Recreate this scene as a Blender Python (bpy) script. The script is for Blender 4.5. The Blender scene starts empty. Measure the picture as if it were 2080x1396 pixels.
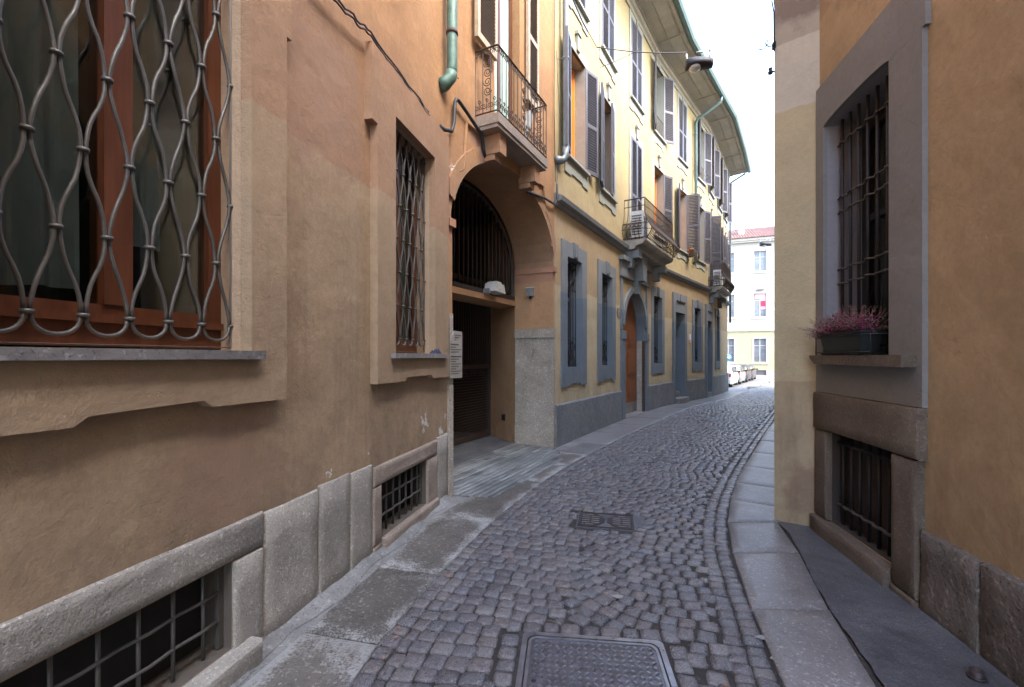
import bpy, math, random
from mathutils import Vector, Matrix
random.seed(7)
scene = bpy.context.scene
C = scene.collection
R_ = math.radians

# ------------------------------------------------------------------ camera, sky, sun, exposure
cam_d = bpy.data.cameras.new('camera')
cam = bpy.data.objects.new('camera', cam_d); C.objects.link(cam)
cam.location = (0, 0, 1.5); cam.rotation_euler = (math.pi/2, 0, 0)
cam_d.sensor_width = 36.0; cam_d.lens = 924/2080*36.0
scene.cycles.max_bounces = 8; scene.cycles.diffuse_bounces = 4; scene.cycles.glossy_bounces = 3; scene.cycles.transparent_max_bounces = 6
cam_d.shift_y = 27/2080; cam_d.clip_start = 0.05; cam_d.clip_end = 2000
scene.camera = cam

SUN_AZ, SUN_EL = R_(128), R_(52)          # azimuth clockwise from +Y, elevation
world = bpy.data.worlds.new('World'); scene.world = world; world.use_nodes = True
wn = world.node_tree; bg = wn.nodes['Background']
sky = wn.nodes.new('ShaderNodeTexSky'); sky.sky_type = 'NISHITA'; sky.sun_disc = False
sky.sun_elevation = SUN_EL; sky.sun_rotation = SUN_AZ
sky.air_density = 1.0; sky.dust_density = 2.5; sky.ozone_density = 1.0
wn.links.new(sky.outputs[0], bg.inputs[0]); bg.inputs[1].default_value = 0.15
sd = bpy.data.lights.new('sun', 'SUN'); sd.energy = 0.5; sd.angle = R_(40); sd.color = (1, .96, .9)
so = bpy.data.objects.new('sun', sd); C.objects.link(so)
sv = Vector((math.sin(SUN_AZ)*math.cos(SUN_EL), math.cos(SUN_AZ)*math.cos(SUN_EL), math.sin(SUN_EL)))
so.rotation_euler = (-sv).to_track_quat('-Z', 'Y').to_euler(); so.location = (0, 0, 30)
vs = scene.view_settings
vs.view_transform = 'Standard'; vs.look = 'None'; vs.gamma = 1; vs.use_curve_mapping = False
vs.exposure = 3.4

# ------------------------------------------------------------------ mesh builder
class MB:
    def __init__(s): s.v = []; s.f = []; s.sm = []
    def quad(s, *p, smooth=False):
        b = len(s.v); s.v += [tuple(q) for q in p]; s.f.append(tuple(range(b, b+len(p)))); s.sm.append(smooth); return s
    def add(s, vs, fs, smooth=False):
        b = len(s.v); s.v += [tuple(q) for q in vs]
        for f in fs: s.f.append(tuple(i+b for i in f)); s.sm.append(smooth)
    def box(s, x0, x1, y0, y1, z0, z1):
        s.add([(x0,y0,z0),(x1,y0,z0),(x1,y1,z0),(x0,y1,z0),(x0,y0,z1),(x1,y0,z1),(x1,y1,z1),(x0,y1,z1)],
              [(0,3,2,1),(4,5,6,7),(0,1,5,4),(1,2,6,5),(2,3,7,6),(3,0,4,7)])
        return s
    def obox(s, c, ax, ay, az):
        """oriented box, centre and three half-axis vectors"""
        c, ax, ay, az = map(Vector, (c, ax, ay, az))
        p = [c+ax*i+ay*j+az*k for k in (-1,1) for (i,j) in ((-1,-1),(1,-1),(1,1),(-1,1))]
        s.add(p, [(0,3,2,1),(4,5,6,7),(0,1,5,4),(1,2,6,5),(2,3,7,6),(3,0,4,7)]); return s
    def prism(s, poly, y0, y1):
        """polygon in (x,z), counter-clockwise seen from -y, extruded y0 (front) to y1"""
        n = len(poly)
        s.add([(a,y0,b) for a,b in poly]+[(a,y1,b) for a,b in poly],
              [tuple(range(n)), tuple(range(2*n-1, n-1, -1))]+[(i, i+n, (i+1)%n+n, (i+1)%n) for i in range(n)]); return s
    def hprism(s, poly, z0, z1):
        """polygon in (x,y) ccw from above"""
        n = len(poly)
        s.add([(a,b,z0) for a,b in poly]+[(a,b,z1) for a,b in poly],
              [tuple(range(n-1,-1,-1)), tuple(range(n,2*n))]+[(i, (i+1)%n, (i+1)%n+n, i+n) for i in range(n)]); return s
    def tube(s, pts, r, n=6, closed=False, cap=True, flat=None):
        pts = [Vector(p) for p in pts]; m = len(pts); rings = []
        up = None
        for i, p in enumerate(pts):
            a = pts[(i-1) % m] if (closed or i > 0) else p
            b = pts[(i+1) % m] if (closed or i < m-1) else p
            t = (b-a)
            if t.length < 1e-9: t = Vector((0,0,1))
            t.normalize()
            if up is None:
                up = Vector((0,1,0)) if abs(t.y) < .9 else Vector((1,0,0))
            x = up.cross(t)
            if x.length < 1e-6: x = Vector((1,0,0)).cross(t)
            x.normalize(); y = t.cross(x).normalized(); up = y
            rr = r[i] if isinstance(r, (list, tuple)) else r
            fl = flat if flat else 1
            rings.append([p + x*(rr*math.cos(2*math.pi*k/n)) + y*(rr*fl*math.sin(2*math.pi*k/n)) for k in range(n)])
        b = len(s.v)
        for rg in rings: s.v += [tuple(q) for q in rg]
        for i in range(m if closed else m-1):
            j = (i+1) % m
            for k in range(n):
                s.f.append((b+i*n+k, b+i*n+(k+1)%n, b+j*n+(k+1)%n, b+j*n+k)); s.sm.append(n > 4)
        if cap and not closed:
            s.f.append(tuple(b+k for k in range(n-1,-1,-1))); s.sm.append(False)
            s.f.append(tuple(b+(m-1)*n+k for k in range(n))); s.sm.append(False)
        return s
    def lathe(s, prof, c=(0,0,0), n=16, axis='z'):
        b = len(s.v)
        for (r, h) in prof:
            for k in range(n):
                a = 2*math.pi*k/n
                if axis == 'z': s.v.append((c[0]+r*math.cos(a), c[1]+r*math.sin(a), c[2]+h))
                elif axis == 'y': s.v.append((c[0]+r*math.cos(a), c[1]+h, c[2]+r*math.sin(a)))
                else: s.v.append((c[0]+h, c[1]+r*math.cos(a), c[2]+r*math.sin(a)))
        for i in range(len(prof)-1):
            for k in range(n):
                s.f.append((b+i*n+k, b+i*n+(k+1)%n, b+(i+1)*n+(k+1)%n, b+(i+1)*n+k)); s.sm.append(True)
        return s
    def mesh(s, name):
        me = bpy.data.meshes.new(name); me.from_pydata(s.v, [], s.f); me.update()
        me.polygons.foreach_set('use_smooth', s.sm); return me

def spiral(cx, cz, r, a0, turns, y=0, n=14, r1=.25):
    out = []
    for i in range(n+1):
        t = i/n; a = a0+turns*2*math.pi*t; q = r*(1-t)+r*r1*t
        out.append((cx+q*math.cos(a), y, cz+q*math.sin(a)))
    return out

ROOT = {}
def thing(name, label, cat, loc=(0,0,0), group=None, rot=0):
    o = bpy.data.objects.new(name, None); C.objects.link(o); o.empty_display_size = .2
    o.location = loc; o.rotation_euler = (0,0,rot); o['label'] = label; o['category'] = cat
    if group: o['group'] = group
    return o
def obj(name, mb, mat, parent=None, frame=None, loc=None, rot=None, kind=None, label=None):
    """one mesh object; frame=(x,y,angle) is a world frame for children of an unrotated root"""
    me = mb.mesh(name) if isinstance(mb, MB) else mb
    if mat is not None and not me.materials: me.materials.append(mat)
    o = bpy.data.objects.new(name, me); C.objects.link(o)
    if parent: o.parent = parent
    if frame:
        l = Vector(frame.p(*(loc or (0,0,0))))
        if parent: l = l - parent.location
        o.location = l; o.rotation_euler = (0,0,frame.a + (rot[2] if rot else 0))
    else:
        if loc: o.location = loc
        if rot: o.rotation_euler = rot
    if kind: o['kind'] = kind
    if label: o['label'] = label
    return o
def single(name, mb, mat, label, cat, loc=(0,0,0), rot=0, group=None, kind=None):
    o = obj(name, mb, mat, None, None, loc, (0,0,rot), kind)
    o['label'] = label; o['category'] = cat
    if group: o['group'] = group
    return o
def struct(name, mb, mat, loc=None):
    return obj(name, mb, mat, None, None, loc, None, 'structure')

class Frame:
    """local x along the wall, local y into the wall, street at -y"""
    def __init__(s, x, y, dx, dy):
        s.o = Vector((x,y,0)); s.a = math.atan2(dy,dx); s.d = Vector((math.cos(s.a), math.sin(s.a),0)); s.n = Vector((-s.d.y, s.d.x,0))
    def p(s, u, w=0, z=0): return tuple(s.o + s.d*u + s.n*w + Vector((0,0,z)))

# ------------------------------------------------------------------ materials
def N(nt, t, **kw):
    n = nt.nodes.new(t)
    for k, v in kw.items():
        if k.startswith('i_'):
            key = k[2:]
            n.inputs[int(key) if key.isdigit() else key.replace('_',' ')].default_value = v
        else: setattr(n, k, v)
    return n
def newmat(name):
    m = bpy.data.materials.new(name); m.use_nodes = True
    return m, m.node_tree, m.node_tree.nodes['Principled BSDF']
def c4(c): return (c[0], c[1], c[2], 1)
def mixc(nt, fac, a, b, mode='MIX'):
    n = N(nt, 'ShaderNodeMix', data_type='RGBA', blend_type=mode)
    L = nt.links.new
    for sock, val in ((n.inputs[0], fac), (n.inputs[6], a), (n.inputs[7], b)):
        if isinstance(val, bpy.types.NodeSocket): L(val, sock)
        elif isinstance(val, (int, float)): sock.default_value = val
        else: sock.default_value = c4(val)
    return n.outputs[2]
def math_(nt, op, a, b=None, clamp=False):
    n = N(nt, 'ShaderNodeMath', operation=op, use_clamp=clamp)
    for i, val in enumerate((a, b)):
        if val is None: continue
        if isinstance(val, bpy.types.NodeSocket): nt.links.new(val, n.inputs[i])
        else: n.inputs[i].default_value = val
    return n.outputs[0]
def ramp(nt, x, lo, hi, a=0., b=1.):
    n = N(nt, 'ShaderNodeMapRange', clamp=True); nt.links.new(x, n.inputs[0])
    n.inputs[1].default_value = lo; n.inputs[2].default_value = hi; n.inputs[3].default_value = a; n.inputs[4].default_value = b
    return n.outputs[0]
def noise(nt, vec, scale, detail=4, rough=.6, dist=0, w=None):
    n = N(nt, 'ShaderNodeTexNoise'); n.inputs['Scale'].default_value = scale; n.inputs['Detail'].default_value = detail
    n.inputs['Roughness'].default_value = rough; n.inputs['Distortion'].default_value = dist
    if vec is not None: nt.links.new(vec, n.inputs['Vector'])
    return n.outputs[0]
def bump(nt, pr, h, strength, dist, prev=None):
    b = N(nt, 'ShaderNodeBump'); b.inputs['Strength'].default_value = strength; b.inputs['Distance'].default_value = dist
    nt.links.new(h, b.inputs['Height'])
    if prev is not None: nt.links.new(prev, b.inputs['Normal'])
    nt.links.new(b.outputs[0], pr.inputs['Normal']); return b.outputs[0]
def pos(nt):
    g = N(nt, 'ShaderNodeNewGeometry'); return g.outputs['Position'], g
def stretch(nt, v, sx, sy, sz):
    m = N(nt, 'ShaderNodeMapping'); m.inputs['Scale'].default_value = (sx,sy,sz); nt.links.new(v, m.inputs['Vector']); return m.outputs[0]

def simple(name, col, rough=.6, metal=0, var=.12, scale=30, bmp=0, spec=.5):
    m, nt, p = newmat(name)
    P, g = pos(nt)
    n = noise(nt, P, scale, 5)
    f = ramp(nt, n, .3, .7, 1-var, 1+var)
    col_s = mixc(nt, 1.0, col, (1,1,1), 'MULTIPLY')
    v = N(nt, 'ShaderNodeVectorMath', operation='SCALE'); v.inputs[0].default_value = col[:3]; nt.links.new(f, v.inputs['Scale'])
    nt.links.new(v.outputs[0], p.inputs['Base Color'])
    nt.links.new(ramp(nt, n, .3, .7, max(0,rough-.08), min(1,rough+.08)), p.inputs['Roughness'])
    p.inputs['Metallic'].default_value = metal; p.inputs['Specular IOR Level'].default_value = spec
    if bmp: bump(nt, p, noise(nt, P, scale*4, 6), bmp, .004)
    return m

def plaster(name, zones, mott=.16, streak=.25, chips=(), dirt_z=None, dirt_col=(.10,.08,.065), fine=.35, patches=(), zdirt_top=None):
    """zones: list of (z_from, colour); a repainted band has a fairly straight upper edge"""
    m, nt, p = newmat(name); L = nt.links.new
    P, g = pos(nt)
    sep = N(nt, 'ShaderNodeSeparateXYZ'); L(P, sep.inputs[0]); z = sep.outputs[2]
    wob = noise(nt, P, 2.2, 4)
    zz = math_(nt, 'ADD', z, ramp(nt, wob, .2, .8, -.035, .035))
    col = None
    for i, (z0, c) in enumerate(zones):
        if col is None:
            n0 = N(nt, 'ShaderNodeRGB'); n0.outputs[0].default_value = c4(c); col = n0.outputs[0]
        else:
            wd = c[3] if len(c) > 3 else .006
            col = mixc(nt, ramp(nt, zz, z0-wd, z0+wd), col, c[:3])
    big = noise(nt, P, .9, 5, .65, .3)
    mid = noise(nt, P, 4.5, 5, .65)
    f = math_(nt, 'ADD', ramp(nt, big, .3, .7, -mott, mott), ramp(nt, mid, .3, .7, -mott*.45, mott*.45))
    f = math_(nt, 'ADD', f, 1.0)
    v = N(nt, 'ShaderNodeVectorMath', operation='SCALE'); L(col, v.inputs[0]); L(f, v.inputs['Scale']); col = v.outputs[0]
    sand = noise(nt, P, 26, 3, .8)
    v2 = N(nt, 'ShaderNodeVectorMath', operation='SCALE'); L(col, v2.inputs[0]); L(ramp(nt, sand, .3, .7, 1-mott*.55, 1+mott*.55), v2.inputs['Scale']); col = v2.outputs[0]
    # hairline cracks where the render is tired
    cv = N(nt, 'ShaderNodeTexVoronoi', feature='DISTANCE_TO_EDGE'); cv.inputs['Scale'].default_value = 1.7
    wv = N(nt, 'ShaderNodeVectorMath', operation='MULTIPLY_ADD'); nz = N(nt, 'ShaderNodeTexNoise'); nz.inputs['Scale'].default_value = 5; nz.inputs['Detail'].default_value = 3; L(P, nz.inputs['Vector'])
    L(nz.outputs['Color'], wv.inputs[0]); wv.inputs[1].default_value = (.22,.22,.22); L(P, wv.inputs[2]); L(wv.outputs[0], cv.inputs['Vector'])
    ck = math_(nt, 'MULTIPLY', ramp(nt, cv.outputs[0], .0035, .001), ramp(nt, big, .54, .66))
    col = mixc(nt, math_(nt, 'MULTIPLY', ck, .55), col, dirt_col)
    # rain streaks
    st = noise(nt, stretch(nt, P, 7, 7, .35), 1.0, 5, .7)
    gate = noise(nt, P, .55, 3)
    sf = math_(nt, 'MULTIPLY', ramp(nt, st, .52, .78), ramp(nt, gate, .42, .62))
    col = mixc(nt, math_(nt, 'MULTIPLY', sf, streak), col, dirt_col)
    # scuffs and grime blotches
    gr = noise(nt, P, 6.0, 5, .75, .6)
    col = mixc(nt, ramp(nt, gr, .63, .80, 0, .35), col, dirt_col)
    if dirt_z:
        dn = noise(nt, stretch(nt, P, 3, 3, 1.2), 1.4, 6, .7)
        df = math_(nt, 'MULTIPLY', ramp(nt, z, dirt_z, dirt_z-.9, 0, 1), ramp(nt, dn, .42, .72))
        col = mixc(nt, math_(nt, 'MULTIPLY', df, .55), col, dirt_col)
    for (c, r, pc) in patches:
        d = N(nt, 'ShaderNodeVectorMath', operation='DISTANCE'); L(P, d.inputs[0]); d.inputs[1].default_value = c
        dd = math_(nt, 'ADD', d.outputs['Value'], ramp(nt, mid, .2, .8, -r*.6, r*.6))
        col = mixc(nt, ramp(nt, dd, r, r*.45, 0, .7), col, pc)
    hh = None
    for (c, r) in chips:
        d = N(nt, 'ShaderNodeVectorMath', operation='DISTANCE'); L(P, d.inputs[0]); d.inputs[1].default_value = c
        cn = CN = locals().get('CN') or noise(nt, P, 16, 4, .65)
        dd = math_(nt, 'ADD', d.outputs['Value'], ramp(nt, cn, .25, .75, -r*1.1, r*1.1))
        k = ramp(nt, dd, r*.52, r*.45)
        col = mixc(nt, k, col, (.56,.52,.47))
        hh = k if hh is None else math_(nt, 'MAXIMUM', hh, k)
    L(col, p.inputs['Base Color']); p.inputs['Roughness'].default_value = .88; p.inputs['Specular IOR Level'].default_value = .25
    # trowelled relief: broad undulation, then sand grain, then worn pits
    b1 = bump(nt, p, noise(nt, P, 3.0, 3, .55), .4, .05)
    b2 = bump(nt, p, noise(nt, P, 55, 4, .75), fine, .012, b1)
    vo = N(nt, 'ShaderNodeTexVoronoi'); vo.inputs['Scale'].default_value = 42; L(P, vo.inputs['Vector'])
    pit = math_(nt, 'MULTIPLY', ramp(nt, vo.outputs[0], .28, .05), ramp(nt, mid, .5, .66))
    b3 = bump(nt, p, math_(nt, 'MULTIPLY', pit, -1), .35, .006, b2)
    if hh is not None: bump(nt, p, math_(nt, 'MULTIPLY', hh, -1), .8, .006, b3)
    return m

def granite(name, base, dark, light, scale=160, rough=.7, bmp=.5, wear=None, vein=False, per_obj=.18, coarse=.25):
    m, nt, p = newmat(name); L = nt.links.new
    P, g = pos(nt)
    oi = N(nt, 'ShaderNodeObjectInfo')
    sp = noise(nt, P, scale, 3, .7)
    sp2 = noise(nt, P, scale*.45, 3, .7)
    col = mixc(nt, ramp(nt, sp, .42, .34), base, dark)
    col = mixc(nt, ramp(nt, sp2, .57, .66), col, light)
    big = noise(nt, P, 2.2, 6, .65, .3)
    f = math_(nt, 'ADD', ramp(nt, big, .3, .7, 1-coarse, 1+coarse), ramp(nt, oi.outputs['Random'], 0, 1, -per_obj, per_obj))
    v = N(nt, 'ShaderNodeVectorMath', operation='SCALE'); L(col, v.inputs[0]); L(f, v.inputs['Scale']); col = v.outputs[0]
    st = noise(nt, P, 7, 4, .75, .5)
    col = mixc(nt, ramp(nt, st, .58, .75, 0, .4), col, dark)
    if wear:
        # pale cement and wear spreading in from the slab's edges (object space, slab is 1 unit half-extent in attribute)
        at = N(nt, 'ShaderNodeAttribute', attribute_name='edge')
        e = math_(nt, 'ADD', at.outputs['Fac'], ramp(nt, noise(nt, P, 4.5, 5, .7, .3), .25, .75, -.42, .42))
        e = math_(nt, 'ADD', e, ramp(nt, sp, .35, .65, -.22, .22))
        e = math_(nt, 'ADD', e, ramp(nt, oi.outputs['Random'], 0, 1, -.16, .10))
        col = mixc(nt, ramp(nt, e, .66, 1.06), col, wear)
    L(col, p.inputs['Base Color']); p.inputs['Roughness'].default_value = rough; p.inputs['Specular IOR Level'].default_value = .4
    b1 = bump(nt, p, noise(nt, P, 9, 4, .65), bmp*.7, .03)
    bump(nt, p, noise(nt, P, scale*.7, 3, .75), bmp, .008, b1)
    return m

def wood(name, a, b, rough=.45):
    m, nt, p = newmat(name); L = nt.links.new
    P, g = pos(nt)
    n = noise(nt, stretch(nt, P, 30, 30, 2.0), 1.0, 6, .65, .5)
    col = mixc(nt, ramp(nt, n, .3, .7), a, b)
    L(col, p.inputs['Base Color']); p.inputs['Roughness'].default_value = rough
    bump(nt, p, n, .15, .003)
    return m

def painted_iron(name, col, rust=(.09,.04,.02), rust_amt=.3, rough=.5):
    m, nt, p = newmat(name); L = nt.links.new
    P, g = pos(nt)
    n = noise(nt, P, 38, 6, .7)
    c = mixc(nt, ramp(nt, n, .56, .72, 0, rust_amt), col, rust)
    L(c, p.inputs['Base Color']); L(ramp(nt, n, .3, .7, rough-.1, rough+.2), p.inputs['Roughness'])
    p.inputs['Metallic'].default_value = .15
    bump(nt, p, noise(nt, P, 120, 4), .25, .003)
    return m

def glass(name, tint=(.72,.76,.75), refl=.10):
    m, nt, p = newmat(name); L = nt.links.new
    nt.nodes.remove(p)
    tr = N(nt, 'ShaderNodeBsdfTransparent'); tr.inputs[0].default_value = c4(tint)
    gl = N(nt, 'ShaderNodeBsdfGlossy'); gl.inputs['Roughness'].default_value = .03
    P, g = pos(nt)
    b = N(nt, 'ShaderNodeBump'); b.inputs['Strength'].default_value = .06; b.inputs['Distance'].default_value = .02
    L(noise(nt, P, 3, 2), b.inputs['Height']); L(b.outputs[0], gl.inputs['Normal'])
    fr = N(nt, 'ShaderNodeFresnel'); fr.inputs[0].default_value = 1.5
    mx = N(nt, 'ShaderNodeMixShader'); L(math_(nt, 'MULTIPLY', fr.outputs[0], .55, True), mx.inputs[0]); L(tr.outputs[0], mx.inputs[1]); L(gl.outputs[0], mx.inputs[2])
    L(mx.outputs[0], nt.nodes['Material Output'].inputs[0])
    return m

A_REPAINT = (.330,.236,.148)
M = {}
M['orange'] = plaster('orange_plaster', [(0, A_REPAINT), (2.75, (.325,.193,.115)), (3.75, (.345,.190,.090,.5))], mott=.17, streak=.45, dirt_z=1.5,
    chips=[((-.80,4.31,.885), .10), ((-.71,4.80,.86), .05), ((-.72,4.70,.735), .07), ((-.86,4.05,.84),.025), ((-1.16,2.88,.76), .05), ((-1.06,3.35,.79), .02), ((-.66,4.95,3.55), .07)],
    patches=[((-1.50,2.2,.95), .45, (.29,.185,.13)), ((-1.25,2.6,3.2), .8, (.31,.195,.135)), ((-.9,3.9,3.3),.5,(.33,.205,.135)), ((-.2,5.6,4.1),.5,(.38,.24,.19))])
M['orange_trim'] = plaster('orange_trim_plaster', [(0, (.340,.244,.154)), (2.75, (.325,.200,.122)), (3.75, (.36,.20,.11,.4))], mott=.14, streak=.3)
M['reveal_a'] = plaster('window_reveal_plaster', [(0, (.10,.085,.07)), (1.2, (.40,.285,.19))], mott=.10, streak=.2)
M['jamb'] = plaster('gateway_plaster', [(0, (.42,.245,.130)), (2.75, (.38,.20,.125))], mott=.14, streak=.3, dirt_z=.9)
M['yellow'] = plaster('yellow_plaster', [(0, (.47,.385,.245)), (2.72, (.41,.295,.165)), (4.3, (.37,.290,.148,.3))], mott=.12, streak=.4, dirt_z=1.4, dirt_col=(.20,.15,.10), fine=.2)
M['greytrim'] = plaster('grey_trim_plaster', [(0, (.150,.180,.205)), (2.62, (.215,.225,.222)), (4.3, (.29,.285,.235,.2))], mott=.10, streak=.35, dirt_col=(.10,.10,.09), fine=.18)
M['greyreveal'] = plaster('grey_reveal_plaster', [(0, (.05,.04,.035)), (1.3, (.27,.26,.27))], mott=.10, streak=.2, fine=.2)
M['soffit'] = plaster('eave_plaster', [(0, (.27,.255,.21))], mott=.15, streak=.3, fine=.15)
M['ochre'] = plaster('ochre_plaster', [(0, (.405,.292,.168)), (4.4, (.35,.245,.145))], mott=.14, streak=.4, dirt_z=1.6, dirt_col=(.16,.10,.06),
    patches=[((2.35,3.2,4.4), .5, (.22,.15,.10))])
M['cream'] = plaster('cream_plaster', [(0, (.40,.315,.20)), (1.28, (.49,.405,.25)), (3.72, (.53,.475,.37)), (4.33, (.40,.34,.26))], mott=.10, streak=.5, dirt_z=1.9, dirt_col=(.15,.10,.07),
    patches=[((2.55,4.05,4.7), .3, (.18,.13,.10)), ((2.6,4.0,.35), .25, (.22,.15,.11))])
M['greyframe'] = plaster('grey_window_plaster', [(0, (.225,.220,.208))], mott=.10, streak=.2, fine=.3)
M['farwall'] = plaster('far_plaster', [(-2, (.36,.325,.19)), (4.2, (.42,.40,.345))], mott=.05, streak=.15, fine=.05)
M['farplinth'] = simple('far_plinth', (.36,.29,.26), .8)
M['fartrim'] = simple('far_trim', (.46,.43,.37), .8)
M['granite'] = granite('grey_granite', (.30,.275,.235), (.10,.09,.08), (.46,.43,.38), 130, .75, .7)
M['granite_warm'] = granite('warm_granite', (.30,.24,.19), (.12,.09,.07), (.42,.36,.30), 150, .75, .7)
M['pier'] = granite('speckled_granite', (.36,.31,.25), (.05,.045,.04), (.55,.51,.45), 75, .7, .5, per_obj=.08)
M['brownstone'] = granite('brown_stone', (.150,.118,.088), (.06,.048,.038), (.24,.195,.15), 140, .75, .8, per_obj=.1)
M['darkstone'] = granite('dark_rough_stone', (.150,.130,.110), (.045,.04,.035), (.26,.23,.20), 60, .7, 1.0, per_obj=.06)
M['roughplinth'] = granite('rough_grey_render', (.175,.182,.185), (.07,.075,.08), (.24,.25,.26), 60, .8, 1.1, per_obj=.05, coarse=.18)
M['slab_left'] = granite('worn_granite_slab', (.135,.124,.108), (.035,.032,.03), (.30,.28,.245), 85, .5, .5, wear=(.36,.36,.345))
M['slab_stripe'] = granite('grooved_stone', (.205,.215,.208), (.08,.08,.08), (.28,.29,.28), 90, .5, .4, per_obj=.30, coarse=.4)
M['slab_right'] = granite('smooth_granite_slab', (.205,.198,.194), (.085,.08,.08), (.37,.36,.35), 115, .38, .35, per_obj=.12)
M['asphalt'] = granite('dark_asphalt', (.105,.110,.120), (.045,.046,.05), (.19,.19,.20), 150, .5, .8, per_obj=.02, coarse=.40)
M['mortar'] = granite('joint_sand', (.045,.041,.037), (.02,.019,.017), (.11,.10,.085), 90, .85, .6, per_obj=0)
M['ground'] = granite('ground_stone', (.14,.135,.135), (.08,.08,.08), (.2,.2,.2), 30, .7, .4, per_obj=0)
M['sillstone'] = granite('sill_stone', (.20,.185,.175), (.10,.095,.09), (.30,.29,.28), 60, .6, .3)
M['wood'] = wood('red_brown_wood', (.085,.024,.010), (.140,.046,.018), .4)
M['orangewood'] = wood('orange_wood', (.66,.20,.025), (.78,.28,.045), .5)
M['doorwood'] = wood('door_wood', (.16,.055,.02), (.26,.095,.035), .5)
M['iron'] = painted_iron('grey_iron', (.085,.078,.068), (.07,.045,.03), .5, .42)
M['iron_light'] = painted_iron('pale_grey_iron', (.080,.073,.064), (.07,.05,.035), .4, .40)
M['black_iron'] = painted_iron('black_iron', (.017,.017,.019), (.03,.02,.015), .3, .55)
M['rust_iron'] = painted_iron('rusty_iron', (.065,.045,.035), (.11,.05,.025), .7, .65)
M['brown_iron'] = painted_iron('brown_gate_iron', (.055,.042,.034), (.09,.05,.03), .5, .6)
M['shutter'] = simple('grey_shutter_paint', (.088,.080,.088), .5, var=.2, scale=12, bmp=.1)
M['shutter_edge'] = simple('pale_shutter_edge', (.15,.14,.15), .5, var=.2, scale=12)
M['shutter_beige'] = simple('beige_shutter_paint', (.42,.33,.22), .6, var=.2, scale=14)
M['shutter_slat'] = simple('brown_shutter_slats', (.16,.115,.075), .6, var=.2, scale=14)
M['copper'] = simple('green_copper', (.085,.155,.120), .55, .2, var=.35, scale=9, bmp=.15)
M['zinc'] = simple('grey_zinc_pipe', (.165,.185,.185), .5, .3, var=.25, scale=7, bmp=.1)
M['greenzinc'] = simple('green_grey_gutter', (.085,.135,.125), .5, .3, var=.25, scale=5)
M['glass'] = glass('window_glass')
M['darkglass'] = simple('dark_pane', (.018,.02,.022), .08, 0, .3, 3)
M['farglass'] = simple('far_pane', (.17,.18,.19), .15, 0, .3, 2)
M['curtain'] = simple('grey_curtain', (.30,.33,.325), .9, var=.1, scale=8)
M['greencurtain'] = simple('green_blind', (.40,.56,.50), .7, var=.06, scale=8)
M['darkblind'] = simple('dark_green_blind', (.085,.115,.10), .8, var=.1, scale=8)
M['dark'] = simple('interior_shade', (.02,.018,.016), .9)  # near-black colour stands in for the shade inside rooms and cellars
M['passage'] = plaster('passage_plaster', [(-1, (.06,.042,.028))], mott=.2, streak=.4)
M['white_metal'] = simple('white_plastic', (.50,.50,.48), .45, var=.08, scale=20)
M['grey_metal'] = simple('grey_metal', (.33,.34,.34), .4, .5, var=.15, scale=20)
M['cable'] = simple('black_cable', (.02,.02,.022), .6)
M['paper'] = simple('printed_paper', (.30,.275,.235), .7, var=.1, scale=10)
M['ink'] = simple('grey_ink', (.07,.065,.06), .8)
M['red'] = simple('red_fabric', (.55,.02,.06), .8)
M['pink'] = simple('pink_fabric', (.8,.35,.4), .8)
M['navy'] = simple('navy_cloth', (.028,.032,.06), .9, bmp=.5)
M['planter'] = simple('dark_planter', (.018,.024,.024), .45, var=.3)
M['heather'] = simple('heather_flower', (.34,.04,.15), .8, var=.5, scale=35)
M['heather_pale'] = simple('heather_stem', (.24,.20,.14), .8, var=.3, scale=60)
M['leaf'] = simple('leaf_green', (.05,.10,.04), .6, var=.3, scale=60)
M['terracotta'] = simple('terracotta', (.42,.17,.08), .8)
M['rooftile'] = simple('roof_tile', (.17,.085,.065), .85, var=.35, scale=3)
M['tyre'] = simple('tyre', (.02,.02,.02), .85)
M['alloy'] = simple('alloy', (.5,.5,.52), .35, .8)
M['tail'] = simple('tail_lamp', (.25,.006,.01), .25)
M['lampglass'] = simple('frosted_lamp_glass', (.5,.5,.48), .3)
M['blue'] = simple('sign_blue', (.01,.20,.55), .4)
M['sign_white'] = simple('sign_white', (.8,.8,.8), .4)
M['plate'] = simple('plate', (.75,.75,.72), .4)
M['graffiti'] = simple('graffiti_ink', (.05,.055,.07), .8)
M['gum'] = simple('chewing_gum', (.30,.29,.28), .8)
for k, c in (('car_white', (.55,.56,.58)), ('car_sand', (.17,.175,.165)), ('car_dark', (.018,.02,.022)), ('car_grey', (.045,.05,.048))):
    m, nt, p = newmat(k); p.inputs['Base Color'].default_value = c4(c); p.inputs['Roughness'].default_value = .35
    p.inputs['Coat Weight'].default_value = .25; M[k] = m

def iron_cast(name):
    m, nt, p = newmat(name); L = nt.links.new
    P, g = pos(nt)
    n = noise(nt, P, 14, 6, .7)
    L(mixc(nt, ramp(nt, n, .35, .7), (.26,.27,.31), (.40,.41,.45)), p.inputs['Base Color'])
    p.inputs['Metallic'].default_value = .75; L(ramp(nt, n, .3, .7, .24, .42), p.inputs['Roughness'])
    bump(nt, p, noise(nt, P, 160, 4), .2, .002)
    return m
M['cast'] = iron_cast('cast_iron')
M['cast_lid'] = simple('dull_cast_iron', (.15,.158,.18), .38, .6, var=.35, scale=16, bmp=.3)
M['cast_dark'] = simple('rusty_cast_iron', (.055,.042,.042), .5, .4, var=.4, scale=25, bmp=.3)

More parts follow.
